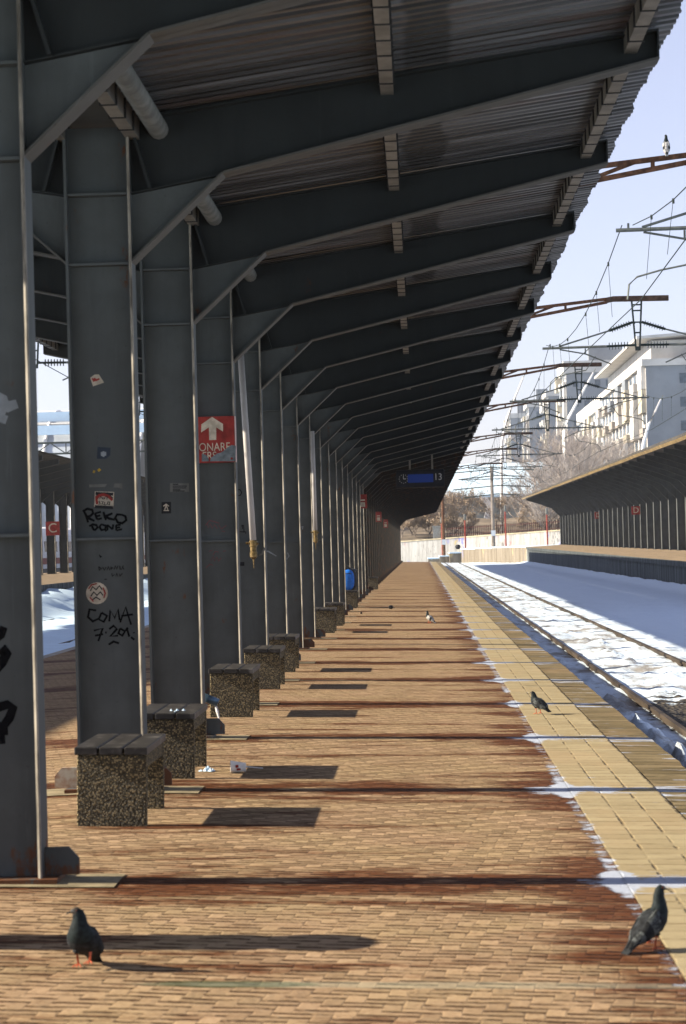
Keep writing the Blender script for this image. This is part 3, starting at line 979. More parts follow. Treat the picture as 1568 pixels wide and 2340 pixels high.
mark(c4, 'graffiti_lettering', Z([[(240, 2060), (290, 2040)], [(300, 2110), (330, 2060), (380, 2070)], [(270, 2190), (300, 2130), (320, 2200), (350, 2140), (380, 2200), (415, 2150)], [(200, 2290), (260, 2240), (300, 2260)], [(440, 2060), (480, 2050)]]), .009, M['inkred'])
mark(c5, 'graffiti_lettering', Z([[(640, 1190), (680, 1180), (705, 1220), (690, 1260), (650, 1270)]]), .012, M['ink'])
mark(c5, 'graffiti_lettering', Z([[(710, 1680), (720, 1740)], [(700, 1700), (740, 1690)], [(680, 1780), (770, 1785), (760, 1810)], [(735, 1700), (740, 1790)]]), .012, M['ink'])
mark(c6, 'paint_smear', zo(650, 1150, 1.96)([[(600, 1690), (640, 1680), (700, 1715)], [(760, 1700), (775, 1740), (790, 1715), (780, 1690)], [(870, 1510), (890, 1505), (885, 1525)]]), .02, M['inkpale'])


def sticker(c_, quad, name, mat, th=.002, label=None):
    pts = [col_local(px, py, c_) for px, py in quad]
    b = MB(); b.prism(pts, -.0065 - th, -.0065)
    o = b.build(name, mat, c_)
    if label: o['label'] = label
    return o


def qz(Zf, L): return Zf([L])[0]


Zs = zo(280, 1300, 3.6)
sticker(c2, qz(Zs, [(178, 272), (235, 232), (290, 228), (360, 335), (215, 385)]), 'sticker', M['cream'], label='cut-corner white sticker')
mark(c2, 'sticker_print', Zs([[(205, 280), (215, 300), (240, 285), (260, 305), (300, 285)], [(215, 318), (290, 292)]]), .014, M['red'], .0092)
M['navy'] = simple('dark_blue_sticker', (.02, .03, .045), .5)
sticker(c2, qz(Zs, [(275, 1180), (445, 1190), (440, 1290), (385, 1335), (265, 1335)]), 'sticker', M['navy'], label='dark blue torn sticker')
mark(c2, 'sticker_print', Zs([[(330, 1245), (332, 1300)], [(352, 1238), (354, 1310)], [(375, 1245), (377, 1295)]]), .016, M['inkpale'], .0092)
M['yel'] = simple('yellow_scrap', (.42, .28, .03), .6)
mark(c2, 'sticker', Zs([[(215, 1500), (240, 1508)], [(280, 1495), (310, 1470)]]), .022, M['yel'])
sticker(c2, qz(Zs, [(165, 1672), (400, 1665), (370, 1705), (168, 1708)]), 'sticker', M['galv'], label='torn strip of white paper')
sticker(c2, qz(Zs, [(495, 1660), (598, 1655), (600, 1735), (560, 1715), (482, 1710)]), 'sticker', M['galv'])
sticker(c2, qz(Zs, [(238, 1760), (492, 1770), (482, 1978), (230, 1965)]), 'sticker', M['cream'], label='white sticker with black and red lettering')
mark(c2, 'sticker_print', Zs([[(250, 1790), (480, 1800)], [(255, 1820), (290, 1850)], [(240, 1962), (480, 1975)], [(430, 1830), (470, 1860)]]), .026, M['black'], .0092)
mark(c2, 'sticker_print', Zs([[(250, 1850), (300, 1815), (360, 1805), (420, 1830), (470, 1880)], [(260, 1850), (270, 1930)]]), .020, M['red'], .0100)
mark(c2, 'sticker_print', Zs([[(300, 1860), (320, 1830), (340, 1860)], [(350, 1835), (345, 1865), (370, 1860), (372, 1835)], [(385, 1830), (405, 1835), (395, 1870)], [(280, 1905), (300, 1890), (310, 1935), (285, 1930)], [(325, 1895), (350, 1895), (330, 1935), (355, 1930)],
     [(370, 1900), (365, 1940), (395, 1935)], [(410, 1900), (435, 1900), (430, 1940), (405, 1935), (410, 1900)]]), .007, M['black'], .0108)
ctr = ((222), 1355)
ring_ = [(222 + 25 * math.cos(t), 1355 + 25 * math.sin(t)) for t in [2 * math.pi * q / 20 for q in range(20)]]
sticker(c2, ring_, 'sticker', M['cream'], label='round white sticker with red scribble')
mark(c2, 'sticker_print', [[(207, 1350), (212, 1340), (220, 1347), (228, 1338), (234, 1347)], [(208, 1362), (215, 1352), (222, 1360), (230, 1352), (236, 1360)], [(212, 1370), (220, 1364), (230, 1370)]], .010, M['black'], .0092)
mark(c2, 'sticker_print', [[(203, 1345), (210, 1336), (222, 1333)], [(236, 1342), (241, 1355), (238, 1366)], [(206, 1364), (214, 1374)]], .010, M['red'], .0098)
Z3 = zo(0, 1150, 1.96)
sticker(c3, qz(Z3, [(1215, 1195), (1350, 1195), (1350, 1257), (1215, 1257)]), 'sticker', M['galv'], label='pale printed notice')
mark(c3, 'sticker_print', Z3([[(1235, 1203), (1275, 1203)], [(1235, 1216), (1335, 1216)], [(1235, 1229), (1330, 1229)], [(1235, 1242), (1290, 1242)], [(1235, 1251), (1320, 1251)]]), .010, M['black'], .0092)
sticker(c3, qz(Z3, [(1155, 1330), (1223, 1328), (1223, 1410), (1155, 1412)]), 'sticker', M['black'], label='small black sticker with pale emblem')
mark(c3, 'sticker_print', Z3([[(1168, 1360), (1188, 1345), (1208, 1360)], [(1170, 1390), (1208, 1390)], [(1188, 1350), (1178, 1385)], [(1188, 1350), (1200, 1385)]]), .011, M['cream'], .0092)
sticker(c5, qz(zo(700, 1480, 3.9), [(655, 2210), (745, 2210), (745, 2265), (655, 2265)]), 'sticker', M['black'])

# short spout with a thread of ice behind the third column
sp_ = at(493, 1598, 19.6)
b = MB(); b.tube([(sp_.x - .14, 19.6, sp_.z + .04), (sp_.x + .02, 19.6, sp_.z - .03)], .036, 12)
t = b.build('drain_spout', simple('blue_grey_metal', (.07, .12, .17), .35, .5), None, smooth=True)
tag(t, 'short blue-grey drain spout sticking out beside the third column, dripping', 'drain spout')
b = MB(); b.tube([(sp_.x, 19.6, sp_.z - .05), (sp_.x + .012, 19.6, sp_.z - .10), (sp_.x + .026, 19.6, sp_.z - .17), (sp_.x + .035, 19.6, sp_.z - .21)], [.010, .014, .006, .003], 5)
t2 = b.build('icicle', M['white'], t)

# concrete pads at the column feet
for i in range(1, N1 + 1):
    b = MB()
    y_ = COL1 + (i - 1) * PITCHY
    b.add([(XC - .75, y_ - .24, -.019 + .006), (XC, y_ - .24, .006), (XC + .58, y_ - .24, -.0145 + .006), (XC - .75, y_ + .2, -.019 + .006), (XC, y_ + .2, .006), (XC + .58, y_ + .2, -.0145 + .006)], [(0, 1, 4, 3), (1, 2, 5, 4)])
    o = b.build('concrete_pad', M['pad'], cols1[i])
    o.location = (-XC, -y_, 0)

# ------------------------------------------------------------------ benches
def make_bench():
    r_ = empty('bench', (0, 0, 0))
    for yy in (0, .87):
        b = MB(); b.box(-.20, .20, yy, yy + .06, -.01, .405)
        b.build('leg', M['aggregate'], r_, bevel=.008)
    for q in range(3):
        x0 = -.212 + q * .1437
        b = MB(); b.box(x0, x0 + .130, -.02, .95, .408, .452)
        b.build('plank', M['plank'], r_, bevel=.006)
    for s_ in (-1, 1):
        b = MB(); b.box(s_ * .175 - .02, s_ * .175 + .02, .062, .868, .33, .404)
        b.build('side_rail', M['aggregate'], r_)
    return r_


GB = 'concrete benches with dark wooden planks along the columns'
bl = [(13.14, 'nearest concrete bench, planks in full view in front of the graffiti column', 0),
      (15.82, 'second nearest bench, snow crumbs on its planks, standing right after the graffiti column', .01),
      (21.5, 'concrete bench standing beside the dripping spout, shadow lying behind the paper cup', .0),
      (25.7, 'concrete bench just past the one beside the dripping spout', .0),
      (29.2, 'half-hidden bench at the foot of the white water pipe, behind two nearer benches', -.02),
      (42.2, 'far bench whose seat shows left of the bench pair before the litter bin', .0),
      (46.0, 'far bench with pale sunlit leg, last one before the blue backpack', .03),
      (58.9, 'bench the blue backpack lies on, beside the round litter bin', -.05),
      (84.0, 'most distant bench, beyond the litter bin beside the brown columns', .02)]
b0 = make_bench()
for i, (yy, lab, dx) in enumerate(bl):
    o = b0 if i == 0 else dup(b0)
    o.location = (-1.805 + dx, yy, ground_z(-1.8))
    o.rotation_euler = (0, .025, 0)
    tag(o, lab, 'bench', GB)
# snow crumbs on bench 2 and the floor
def crumbs(name, pos, n_, spread, r_, label):
    b = MB()
    for i in range(n_):
        p = Vector(pos) + Vector((random.gauss(0, spread), random.gauss(0, spread), 0))
        rr = r_ * random.uniform(.5, 1.2)
        q = [Vector((random.uniform(.7, 1.2) * rr * math.cos(t), random.uniform(.7, 1.2) * rr * math.sin(t), 0)) for t in [k_ * 1.257 for k_ in range(5)]]
        b.add([p + v_ for v_ in q] + [p + Vector((0, 0, rr * random.uniform(.5, 1.3)))], [(i_, (i_ + 1) % 5, 5) for i_ in range(5)])
    return tag(b.build(name, M['snowplain']), label, 'snow lump')


crumbs('snow_lump', (-1.74, 15.9, .452), 6, .05, .014, 'crumbs of white snow on the planks of the second nearest bench')
crumbs('snow_lump', (-1.55, 16.35, -.01), 10, .035, .024, 'clump of snow on the paving between two near benches and the paper cup')

# ------------------------------------------------------------------ litter bins
def make_bin():
    r_ = empty('litter_bin')
    b = MB(); b.lathe([(.17, -.01), (.178, .02), (.178, .70), (.168, .72)], n=28)
    b.build('body', M['aggregate'], r_, smooth=False)
    b = MB(); b.lathe([(.165, .721), (.165, .755), (.185, .757), (.185, .79), (.16, .80)], n=28)
    for a_ in (.4, 2.0, 3.5, 5.1):
        b.box(.14 * math.cos(a_) - .025, .14 * math.cos(a_) + .025, .14 * math.sin(a_) - .025, .14 * math.sin(a_) + .025, .80, .93)
    b.lathe([(.19, .93), (.19, .965), (.10, .985)], n=28)
    b.build('lid', M['lid'], r_)
    return r_


M['lid'] = simple('dark_blue_metal_lid', (.03, .042, .06), .4, .3)
n0 = make_bin()
n0.location = (-1.90, 61.6, 0)
tag(n0, 'round pebble-faced litter bin with dark metal lid beside the backpack bench', 'litter bin')
n1 = dup(n0); n1.location = (-2.42, 9.28, 0)
tag(n1, 'round litter bin just left of the nearest column, its shadow crossing the paving', 'litter bin')

# ------------------------------------------------------------------ blue backpack
bp = empty('backpack', (-1.86, 59.05, .45))
tag(bp, 'bright blue backpack with black sides leaning on a far bench', 'backpack')


def blob(cx, cy, cz, rx, ry, rz, n_=14, m_=9, pw=2.6):
    vs_, fs = [], []
    for i in range(m_ + 1):
        ph = -math.pi / 2 + math.pi * i / m_
        for q in range(n_):
            th = 2 * math.pi * q / n_
            c_ = lambda a: math.copysign(abs(a) ** (2 / pw), a)
            vs_.append((cx + rx * c_(math.cos(ph)) * c_(math.cos(th)), cy + ry * c_(math.cos(ph)) * c_(math.sin(th)), cz + rz * c_(math.sin(ph))))
    for i in range(m_):
        for q in range(n_):
            fs.append((i * n_ + q, i * n_ + (q + 1) % n_, (i + 1) * n_ + (q + 1) % n_, (i + 1) * n_ + q))
    return vs_, fs


b = MB(); b.add(*blob(0, 0, .27, .155, .10, .265, pw=2.5)); b.build('front_panel', M['bagblue'], bp, smooth=True)
b = MB(); b.add(*blob(.055, .09, .27, .165, .10, .275, pw=2.8)); b.build('back_panel', M['black'], bp, smooth=True)
b = MB(); b.tube([(-.06, .08, .53), (-.05, .08, .62), (-.02, .08, .68), (.03, .08, .60), (.05, .08, .53)], .014, 6); b.build('handle', M['black'], bp, smooth=True)
b = MB(); b.tube([(-.10, -.075, .42), (0, -.105, .44), (.10, -.075, .42)], .008, 5); b.build('zip', M['black'], bp)

# ------------------------------------------------------------------ cup, stone, litter
cp = at(540, 1765, 16.25)
cup = empty('paper_cup', (cp.x - .05, 16.25, ground_z(cp.x) + .043), R(4))
b = MB()
n = 22
pr = [(.030, .0), (.043, .105), (.045, .105), (.045, .111), (.040, .109), (.029, .006)]
# axis along x, mouth to the left
vs_, fs = [], []
for (r_, h_) in pr:
    for q in range(n):
        a_ = 2 * math.pi * q / n
        vs_.append((.12 - h_ - .0, r_ * math.cos(a_), r_ * math.sin(a_) - (.0 if r_ > .04 else .006)))
for i in range(len(pr) - 1):
    for q in range(n):
        fs.append((i * n + q, i * n + (q + 1) % n, (i + 1) * n + (q + 1) % n, (i + 1) * n + q))
fs += [tuple(range(n)), tuple(range(5 * n, 6 * n))]
b.add(vs_, fs)
b.build('cup_body', M['paper'], cup, smooth=True)
b = MB(); b.box(.047, .068, -.0405, -.0385, -.004, .016); b.box(.055, .082, -.039, -.037, -.024, -.008)
b.build('printed_mark', M['red'], cup)
b = MB(); b.tube([(.10, .0, .0), (.24, .01, -.018)], .004, 6); b.build('straw', M['white'], cup)
tag(cup, 'tipped-over white paper cup with red mark and straw on the brick paving', 'paper cup')


def stone(name, p, s_, mat, label, cat):
    b = MB(); vv, ff = blob(0, 0, s_ * .4, s_ * .6, s_ * .5, s_ * .5, 8, 5, 2)
    b.add([(x_ * random.uniform(.8, 1.15), y_ * random.uniform(.8, 1.15), z_) for x_, y_, z_ in vv], ff)
    return tag(b.build(name, mat, loc=p), label, cat)


stone('stone', (-.78, 58.2, -.03), .11, M['black'], 'small black lump on the sunlit paving near the far litter bin', 'stone')
stone('stone', (-1.42, 54.0, -.015), .05, M['black'], 'tiny dark pebble on the paving just before the blue backpack bench', 'stone')

# ------------------------------------------------------------------ red direction sign with arrow
ys = COL1 + 3 * PITCHY - .16
pa, pb = at(535, 950, ys), at(536, 1055, ys)
sw, sh = .44, pa.z - pb.z
sg = empty('direction_sign', (pa.x - sw / 2, ys, (pa.z + pb.z) / 2))
tag(sg, 'torn red box sign with cream up arrow on the fourth column', 'sign')
b = MB(); b.box(-sw / 2, sw / 2, 0, .14, -sh / 2, sh / 2)
b.build('box', M['red'], sg)
b = MB(); b.box(sw / 2 + .002, sw / 2 + .006, .004, .14, -sh / 2, sh / 2); b.build('side_edge', M['signedge'], sg)


def sl(px, py):
    p = at(px, py, ys)
    return (p.x - sg.location.x, p.z - sg.location.z)


Zq = zo(700, 1480, 3.9)
b = MB()
L = [sl(*q) for q in qz(Zq, [(285, 150), (440, 250), (440, 357), (345, 297), (345, 475), (245, 480), (240, 297), (130, 370), (135, 255)])]
b.prism(L, -.003, -.0005)
b.build('arrow', M['cream'], sg)
tx, tz = sl(*qz(Zq, [(545, 575)])[0])
text('lettering', 'ONARE', .118, M['cream'], sg, (tx, -.001, tz), align='RIGHT', sx=.80, ex=.0012)
tx, tz = sl(*qz(Zq, [(352, 705)])[0])
text('lettering', 'ERS', .118, M['cream'], sg, (tx, -.001, tz), align='RIGHT', sx=.80, ex=.0012)
b = MB()
L = [sl(*q) for q in qz(Zq, [(625, 560), (560, 548), (500, 590), (440, 640), (400, 660), (360, 668), (330, 690), (270, 730), (255, 780), (620, 780)])]
b.prism(L, -.0048, -.0008)
L = [sl(*q) for q in qz(Zq, [(140, 668), (200, 690), (235, 740), (240, 780), (140, 782)])]
b.prism(L, -.0048, -.0008)
b.build('torn_patch', simple('bare_dented_metal', (.13, .15, .16), .5, .2, .35, 14), sg)
b = MB(); b.tube([sl(*qz(Zq, [(565, 740)])[0])[:1] + (-.012,) + sl(*qz(Zq, [(565, 740)])[0])[1:], sl(*qz(Zq, [(565, 740)])[0])[:1] + (-.004,) + sl(*qz(Zq, [(565, 740)])[0])[1:]], .012, 10)
b.build('bolt', M['red'], sg)

# smaller red signs farther along the columns
labs = ['small red box sign on the last grey column before the brown canopy', 'red sign on a brown column, the middle one of three distant signs', 'farthest small red sign on a brown column under the old canopy']
s0 = None
for i, (yy, zc) in enumerate([(73.2, 3.0), (100.6, 2.85), (121.2, 2.75)]):
    if s0 is None:
        s0 = empty('platform_sign'); s0.location = (-1.75, yy, zc)
        b = MB(); b.box(-.16, .10, -.05, .05, -.22, .22); b.build('box', M['red'], s0)
        b = MB(); b.box(-.10, .04, -.053, -.0505, -.17, -.03); b.box(-.10, .04, -.053, -.0505, .02, .06); b.build('lettering', M['cream'], s0)
        o = s0
    else:
        o = dup(s0); o.location = (-1.75, yy, zc)
    tag(o, labs[i], 'sign', 'small red signs along the far columns')

# letter signs on the neighbouring platforms
def letter_sign(label, loc, letter, w_=.52, rz=0.0):
    r_ = empty('platform_sign', loc, rz)
    b = MB(); b.box(-w_ / 2, w_ / 2, -.04, .04, -w_ / 2, w_ / 2); b.build('board', M['red'], r_)
    if letter: text('lettering', letter, w_ * .95, M['cream'], r_, (0, -.043, 0))
    return tag(r_, label, 'sign', 'red letter signs on the neighbouring platforms')


pd = at(1453, 1166, 143.5)
letter_sign('red board with a cream letter D on the right-hand platform canopy', pd, 'D')
pd = at(1367, 1177, 178)
b = letter_sign('smaller-looking red board farther along the right-hand canopy columns', pd, 'D')
pd = at(121, 1207, 112.5)
letter_sign('red board with a cream letter C on the dark left-hand canopy', pd, 'C', .68)

# ------------------------------------------------------------------ departure display
pl, pr_ = at(905, 1074, 73.0), at(1016, 1112, 73.0)
lc = empty('departure_board', ((pl.x + pr_.x) / 2, 73.0, (pl.z + pr_.z) / 2))
tag(lc, 'dark hanging departure display with blue screen, clock and number 13', 'departure display')
W_, H_ = pr_.x - pl.x, pl.z - pr_.z
b = MB(); b.box(-W_ / 2, W_ / 2, 0, .22, -H_ / 2, H_ / 2); b.build('case', M['black'], lc, bevel=.02)
k = NT('lit_blue_screen')
k.fin((.01, .03, .16), .3)
k.p.inputs['Emission Color'].default_value = (.008, .03, .17, 1)
k.p.inputs['Emission Strength'].default_value = .07
b = MB(); b.box(-W_ * .26, W_ * .27, -.006, -.001, -H_ * .22, H_ * .24); b.build('screen', k.m, lc)
kk = NT('lit_numeral'); kk.fin((.3, .3, .29), .5)
kk.p.inputs['Emission Color'].default_value = (.8, .8, .75, 1); kk.p.inputs['Emission Strength'].default_value = .02
text('track_number', '13', .30, kk.m, lc, (W_ * .37, -.004, .03), sx=.9)
b = MB()
for q in range(12):
    a_ = q * math.pi / 6
    cx_, cz_ = -W_ * .35 + .135 * math.sin(a_), -.0 + .135 * math.cos(a_)
    b.box(cx_ - .012, cx_ + .012, -.005, -.001, cz_ - .012, cz_ + .012)
b.box(-W_ * .35 - .010, -W_ * .35 + .010, -.005, -.001, 0, .11)
b.box(-W_ * .35, -W_ * .35 + .085, -.0052, -.0011, -.012, .012)
b.build('clock_face', kk.m, lc)
b = MB(); b.box(-.35, -.29, .08, .14, H_ / 2, H_ / 2 + .45); b.box(.36, .42, .08, .14, H_ / 2, H_ / 2 + .62); b.build('hanger', M['purlin'], lc)

# ------------------------------------------------------------------ water filling pipes
def water_pipe(label, top, bot, r_):
    root = empty('water_pipe', bot)
    d_ = Vector(top) - Vector(bot)
    b = MB(); b.tube([(0, 0, 0), d_ * .5, d_], r_, 14); b.build('pipe', M['whitepipe'], root, smooth=True)
    b = MB(); b.lathe([(r_ * 1.0, .02), (r_ * 1.25, .01), (r_ * 1.25, -.05), (r_ * 1.0, -.055), (r_ * .95, -.11), (r_ * 1.15, -.115), (r_ * 1.15, -.17), (r_ * .6, -.19), (r_ * .3, -.195), (r_ * .16, -.25), (.003, -.30)], n=16)
    b.tube([(-.085, -.02, -.01), (.06, -.02, -.02)], .013, 8)
    b.build('valve', M['brass'], root)
    b = MB(); b.tube([(.05, .03, -.15), (.09, .02, -.14), (.13, .02, -.07)], .012, 6); b.build('lever', M['galv'], root)
    return tag(root, label, 'water pipe', 'hanging water pipes with brass valves')


water_pipe('nearest slanting cream water pipe with brass valve, right after the red arrow sign', at(549, 790, 26.6), at(579, 1238, 26.2), .037)
water_pipe('farther upright cream water pipe with brass valve hanging before the far columns', at(714, 985, 38.6), at(721, 1214, 38.6), .034)

# ------------------------------------------------------------------ pigeons
M['pig_dark'] = simple('dark_grey_feathers', (.017, .019, .021), .85, 0, .6, 40, 4, local=True)
M['pig_wing'] = simple('mottled_wing_feathers', (.050, .055, .055), .85, 0, .9, 60, 4, local=True)
M['pig_neck'] = simple('glossy_green_neck', (.010, .016, .017), .7, .0, .5, 60, local=True)
M['pig_light'] = simple('pale_grey_feathers', (.34, .33, .31), .7, 0, .4, 45, 4, local=True)
M['pig_bar'] = simple('dark_wing_bar', (.012, .013, .014), .85, 0, .5, 50, local=True)
M['pig_foot'] = simple('red_bird_foot', (.55, .13, .06), .5, 0, .2, 60, local=True)
M['pig_beak'] = simple('dark_beak', (.05, .045, .04), .5)
M['eye'] = simple('orange_eye', (.16, .04, .01), .2)


def pigeon(label, loc, rz, bodym, wingm, neckm, head_yaw=0.0, lean=0.0, step=0.0, scale=1.0, neck=1.0, legs=True, wide=1.0):
    """facing +x; one lofted body from tail to beak, legs grown from the belly"""
    r_ = empty('pigeon', loc, rz)
    r_.scale = (scale, scale * wide, scale)
    b = MB()
    hy = head_yaw
    # centre line x, z, half-width, half-height
    S = [(-.195, .062, .026, .004), (-.155, .074, .027, .009), (-.115, .088, .036, .020), (-.075, .102, .050, .038), (-.03, .112, .060, .050), (.015, .118, .062, .055),
         (.05, .130, .053, .050), (.074, .150, .040, .040), (.086, .172 + .01 * neck, .029, .031), (.093, .190 + .02 * neck, .0235, .026), (.099, .205 + .028 * neck, .0215, .023),
         (.108, .214 + .030 * neck, .0195, .019), (.118, .214 + .028 * neck, .012, .011), (.125, .211 + .028 * neck, .005, .006)]
    if lean:
        c_, s_ = math.cos(lean), math.sin(lean)
        S = [(.0 + (x_) * c_ - (z_ - .1) * s_, .1 + x_ * s_ + (z_ - .1) * c_, a_, d_) for x_, z_, a_, d_ in S]
        S0 = [(.093, .190 + .02 * neck)]
        O = [(.099, .205 + .028 * neck), (.108, .214 + .030 * neck), (.118, .214 + .028 * neck), (.125, .211 + .028 * neck)]
        for q in range(4):
            S[10 + q] = (S[9][0] + O[q][0] - S0[0][0], S[9][1] + O[q][1] - S0[0][1], S[10 + q][2], S[10 + q][3])
    n_ = 14
    vs_ = []
    for i, (x_, z_, a_, d_) in enumerate(S):
        pz, nz = S[max(i - 1, 0)], S[min(i + 1, len(S) - 1)]
        dx, dz = nz[0] - pz[0], nz[1] - pz[1]
        L_ = math.hypot(dx, dz)
        nx, nn = -dz / L_, dx / L_
        for q in range(n_):
            t_ = 2 * math.pi * q / n_
            px, py, pz_ = x_ + nx * d_ * math.sin(t_), a_ * math.cos(t_), z_ + nn * d_ * math.sin(t_)
            if i >= 8 and hy:
                cx_ = S[9][0]
                ww = min(1, (i - 7) / 4)
                ca, sa = math.cos(hy * ww), math.sin(hy * ww)
                px, py = cx_ + (px - cx_) * ca - py * sa, (px - cx_) * sa + py * ca
            vs_.append((px, py, pz_))
    for i in range(len(S) - 1):
        b.cur = 0 if i < 6 else (2 if i < 11 else 3)
        b.add([vs_[i * n_ + q] for q in range(n_)] + [vs_[(i + 1) * n_ + q] for q in range(n_)], [(q, (q + 1) % n_, n_ + (q + 1) % n_, n_ + q) for q in range(n_)])
    b.cur = 3; b.add(vs_[-n_:], [tuple(range(n_))])
    b.cur = 0; b.add(vs_[:n_], [tuple(range(n_ - 1, -1, -1))])
    # beak
    hx, hz = S[-1][0], S[-1][1]
    bk = [(hx - .004, 0, hz + .001), (hx + .010, 0, hz - .002), (hx + .019, 0, hz - .009)]
    cx_ = S[9][0]
    bk = [(cx_ + (x_ - cx_) * math.cos(hy) - y_ * math.sin(hy), (x_ - cx_) * math.sin(hy) + y_ * math.cos(hy), z_) for x_, y_, z_ in bk]
    b.cur = 3; b.tube(bk, [.005, .0035, .0012], 6)
    if legs:
        for s_ in (-1, 1):
            fwd = step * s_
            lift = .022 if (step and s_ > 0) else 0
            hip = (.012, s_ * .026, .075)
            kn = (.004 + fwd * .4, s_ * .027, .050 + lift * .4)
            an = (.002 + fwd, s_ * .027, .008 + lift)
            b.cur = 0; b.tube([hip, ((hip[0] + kn[0]) / 2, kn[1], .062 + lift * .3)], [.015, .008], 7)
            b.cur = 4; b.tube([((hip[0] + kn[0]) / 2, kn[1], .062 + lift * .3), kn, an], [.006, .0042, .0038], 6)
            for dx_, dy_ in ((.032, .0), (.026, .016), (.026, -.016), (-.016, 0)):
                b.tube([an, (an[0] + dx_ * .5, an[1] + dy_ * .5, an[2] + .002), (an[0] + dx_, an[1] + dy_, an[2] - .005)], [.0038, .0032, .002], 5)
    b.build('body', [bodym, wingm, neckm, M['pig_beak'], M['pig_foot']], r_, smooth=True, weld=.00005)
    for s_ in (-1, 1):
        w_ = MB()
        rings = []
        W = [(.062, .132, .004, .018), (.045, .136, .014, .036), (.01, .128, .017, .044), (-.04, .116, .016, .040), (-.09, .102, .012, .028), (-.135, .088, .008, .015), (-.170, .078, .003, .005)]
        for (x_, z_, t_, h_) in W:
            off = .034 + (.010 if -.1 < x_ < .04 else .0) - (.018 if x_ < -.1 else 0) - (.010 if x_ > .05 else 0)
            ring_w = []
            for q in range(10):
                a_ = 2 * math.pi * q / 10
                ring_w.append((x_, s_ * (off + t_ * math.cos(a_) - .012 * max(0, math.sin(a_))), z_ + h_ * math.sin(a_)))
            rings.append(ring_w)
        if lean:
            c_, q_ = math.cos(lean), math.sin(lean)
            rings = [[(x_ * c_ - (z_ - .1) * q_, y_, .1 + x_ * q_ + (z_ - .1) * c_) for x_, y_, z_ in rg] for rg in rings]
        for i in range(len(rings) - 1):
            w_.cur = 1 if i in (3, 5) else 0
            w_.add(rings[i] + rings[i + 1], [(q, (q + 1) % 10, 10 + (q + 1) % 10, 10 + q) for q in range(10)])
        w_.add(rings[0], [tuple(range(10))]); w_.add(rings[-1], [tuple(range(9, -1, -1))])
        w_.build('wing', [wingm, M['pig_bar']], r_, smooth=True, weld=.00005)
        e_ = MB()
        ex_, ez_ = S[11][0], S[11][1] + .004
        px, py = ex_ - cx_, s_ * .0185
        e_.add(*blob(cx_ + px * math.cos(hy) - py * math.sin(hy), px * math.sin(hy) + py * math.cos(hy), ez_, .003, .0022, .003, 8, 5, 2))
        e_.build('eye', M['eye'], r_, smooth=True)
    return tag(r_, label, 'pigeon')


pigeon('dark pigeon walking towards the camera on the bricks at lower left', (-1.315, 8.72, ground_z(-1.3) + .004), R(-98), M['pig_dark'], M['pig_dark'], M['pig_neck'], head_yaw=R(-60), lean=R(20), step=.022, scale=.90, wide=1.16, neck=.25)
pigeon('dark pigeon standing by the icy edge at lower right, seen from behind', (.872, 9.16, ground_z(.87) + .004), R(38), M['pig_dark'], M['pig_wing'], M['pig_neck'], head_yaw=R(-25), lean=R(20), step=.010, scale=.88)
pigeon('puffed dark pigeon standing on the yellow tiles', (1.077, 21.87, ground_z(1.07) + .006), R(128), M['pig_dark'], M['pig_wing'], M['pig_neck'], head_yaw=R(35), lean=R(10), step=.0, scale=.86, neck=.1, wide=1.15)
pigeon('pale grey pigeon standing on bricks in the middle distance', (.154, 47.4, ground_z(.15) + .004), R(140), M['pig_light'], M['pig_light'], M['pig_neck'], head_yaw=R(20), lean=R(18), scale=.92)

# ------------------------------------------------------------------ overhead line brackets
def insulator(b, a, c_, n_=7, r_=.095, core=.03):
    a, c_ = Vector(a), Vector(c_)
    b.tube([a, c_], core, 8)
    for i in range(n_):
        t0 = .12 + .76 * i / (n_ - 1)
        p = a.lerp(c_, t0); q = a.lerp(c_, t0 + .022)
        b.tube([p, q], r_, 12)


def cantilever(part_parent, xd, s_, z0, span):
    """hinged arm either side of a drop post at xd; s_ = -1 left, +1 right"""
    P = lambda dx, dz: (xd + s_ * dx, 0, z0 + dz)
    b = MB()
    b.cur = 0
    b.tube([P(.05, -1.19), P(.20, -1.19)], .03, 8)
    insulator(b, P(.18, -1.19), P(.80, -1.20), 7, .095)
    b.tube([P(.05, -.62), P(.16, -.60)], .025, 8)
    insulator(b, P(.12, -.60), P(.72, -.80), 8, .07, .034)
    b.cur = 1
    b.tube([P(.80, -1.20), P(span, -1.21)], .032, 8)
    b.tube([P(.72, -.80), P(span - .42, -1.17)], .022, 8)
    b.tube([P(span - .2, -1.20), P(span - .2, -1.10)], .02, 6)
    b.tube([P(span - .44, -1.25), P(span - 1.1, -1.38), P(span - 1.75, -1.66)], .02, 6)
    b.tube([P(span - 1.1, -1.38), P(span - 1.1, -1.24)], .02, 6)
    return b


GM = 'overhead line masts rising through the near canopy'
arm_y = [37.2, 59.5, 81.3, 101.5, 131, 152, 179]
arm_lab = ['overhead line mast with rusty bracket the pigeon is perched on', 'overhead line mast whose bracket shows whole right of the roof edge, nearest complete one',
           'second complete overhead bracket along the track, its arm just below the first', 'third complete overhead bracket, against the grey tower block',
           'fourth overhead bracket, small, against the white apartment strips', 'fifth overhead bracket, low over the bare trees', 'farthest overhead bracket, just above the snowy roof']


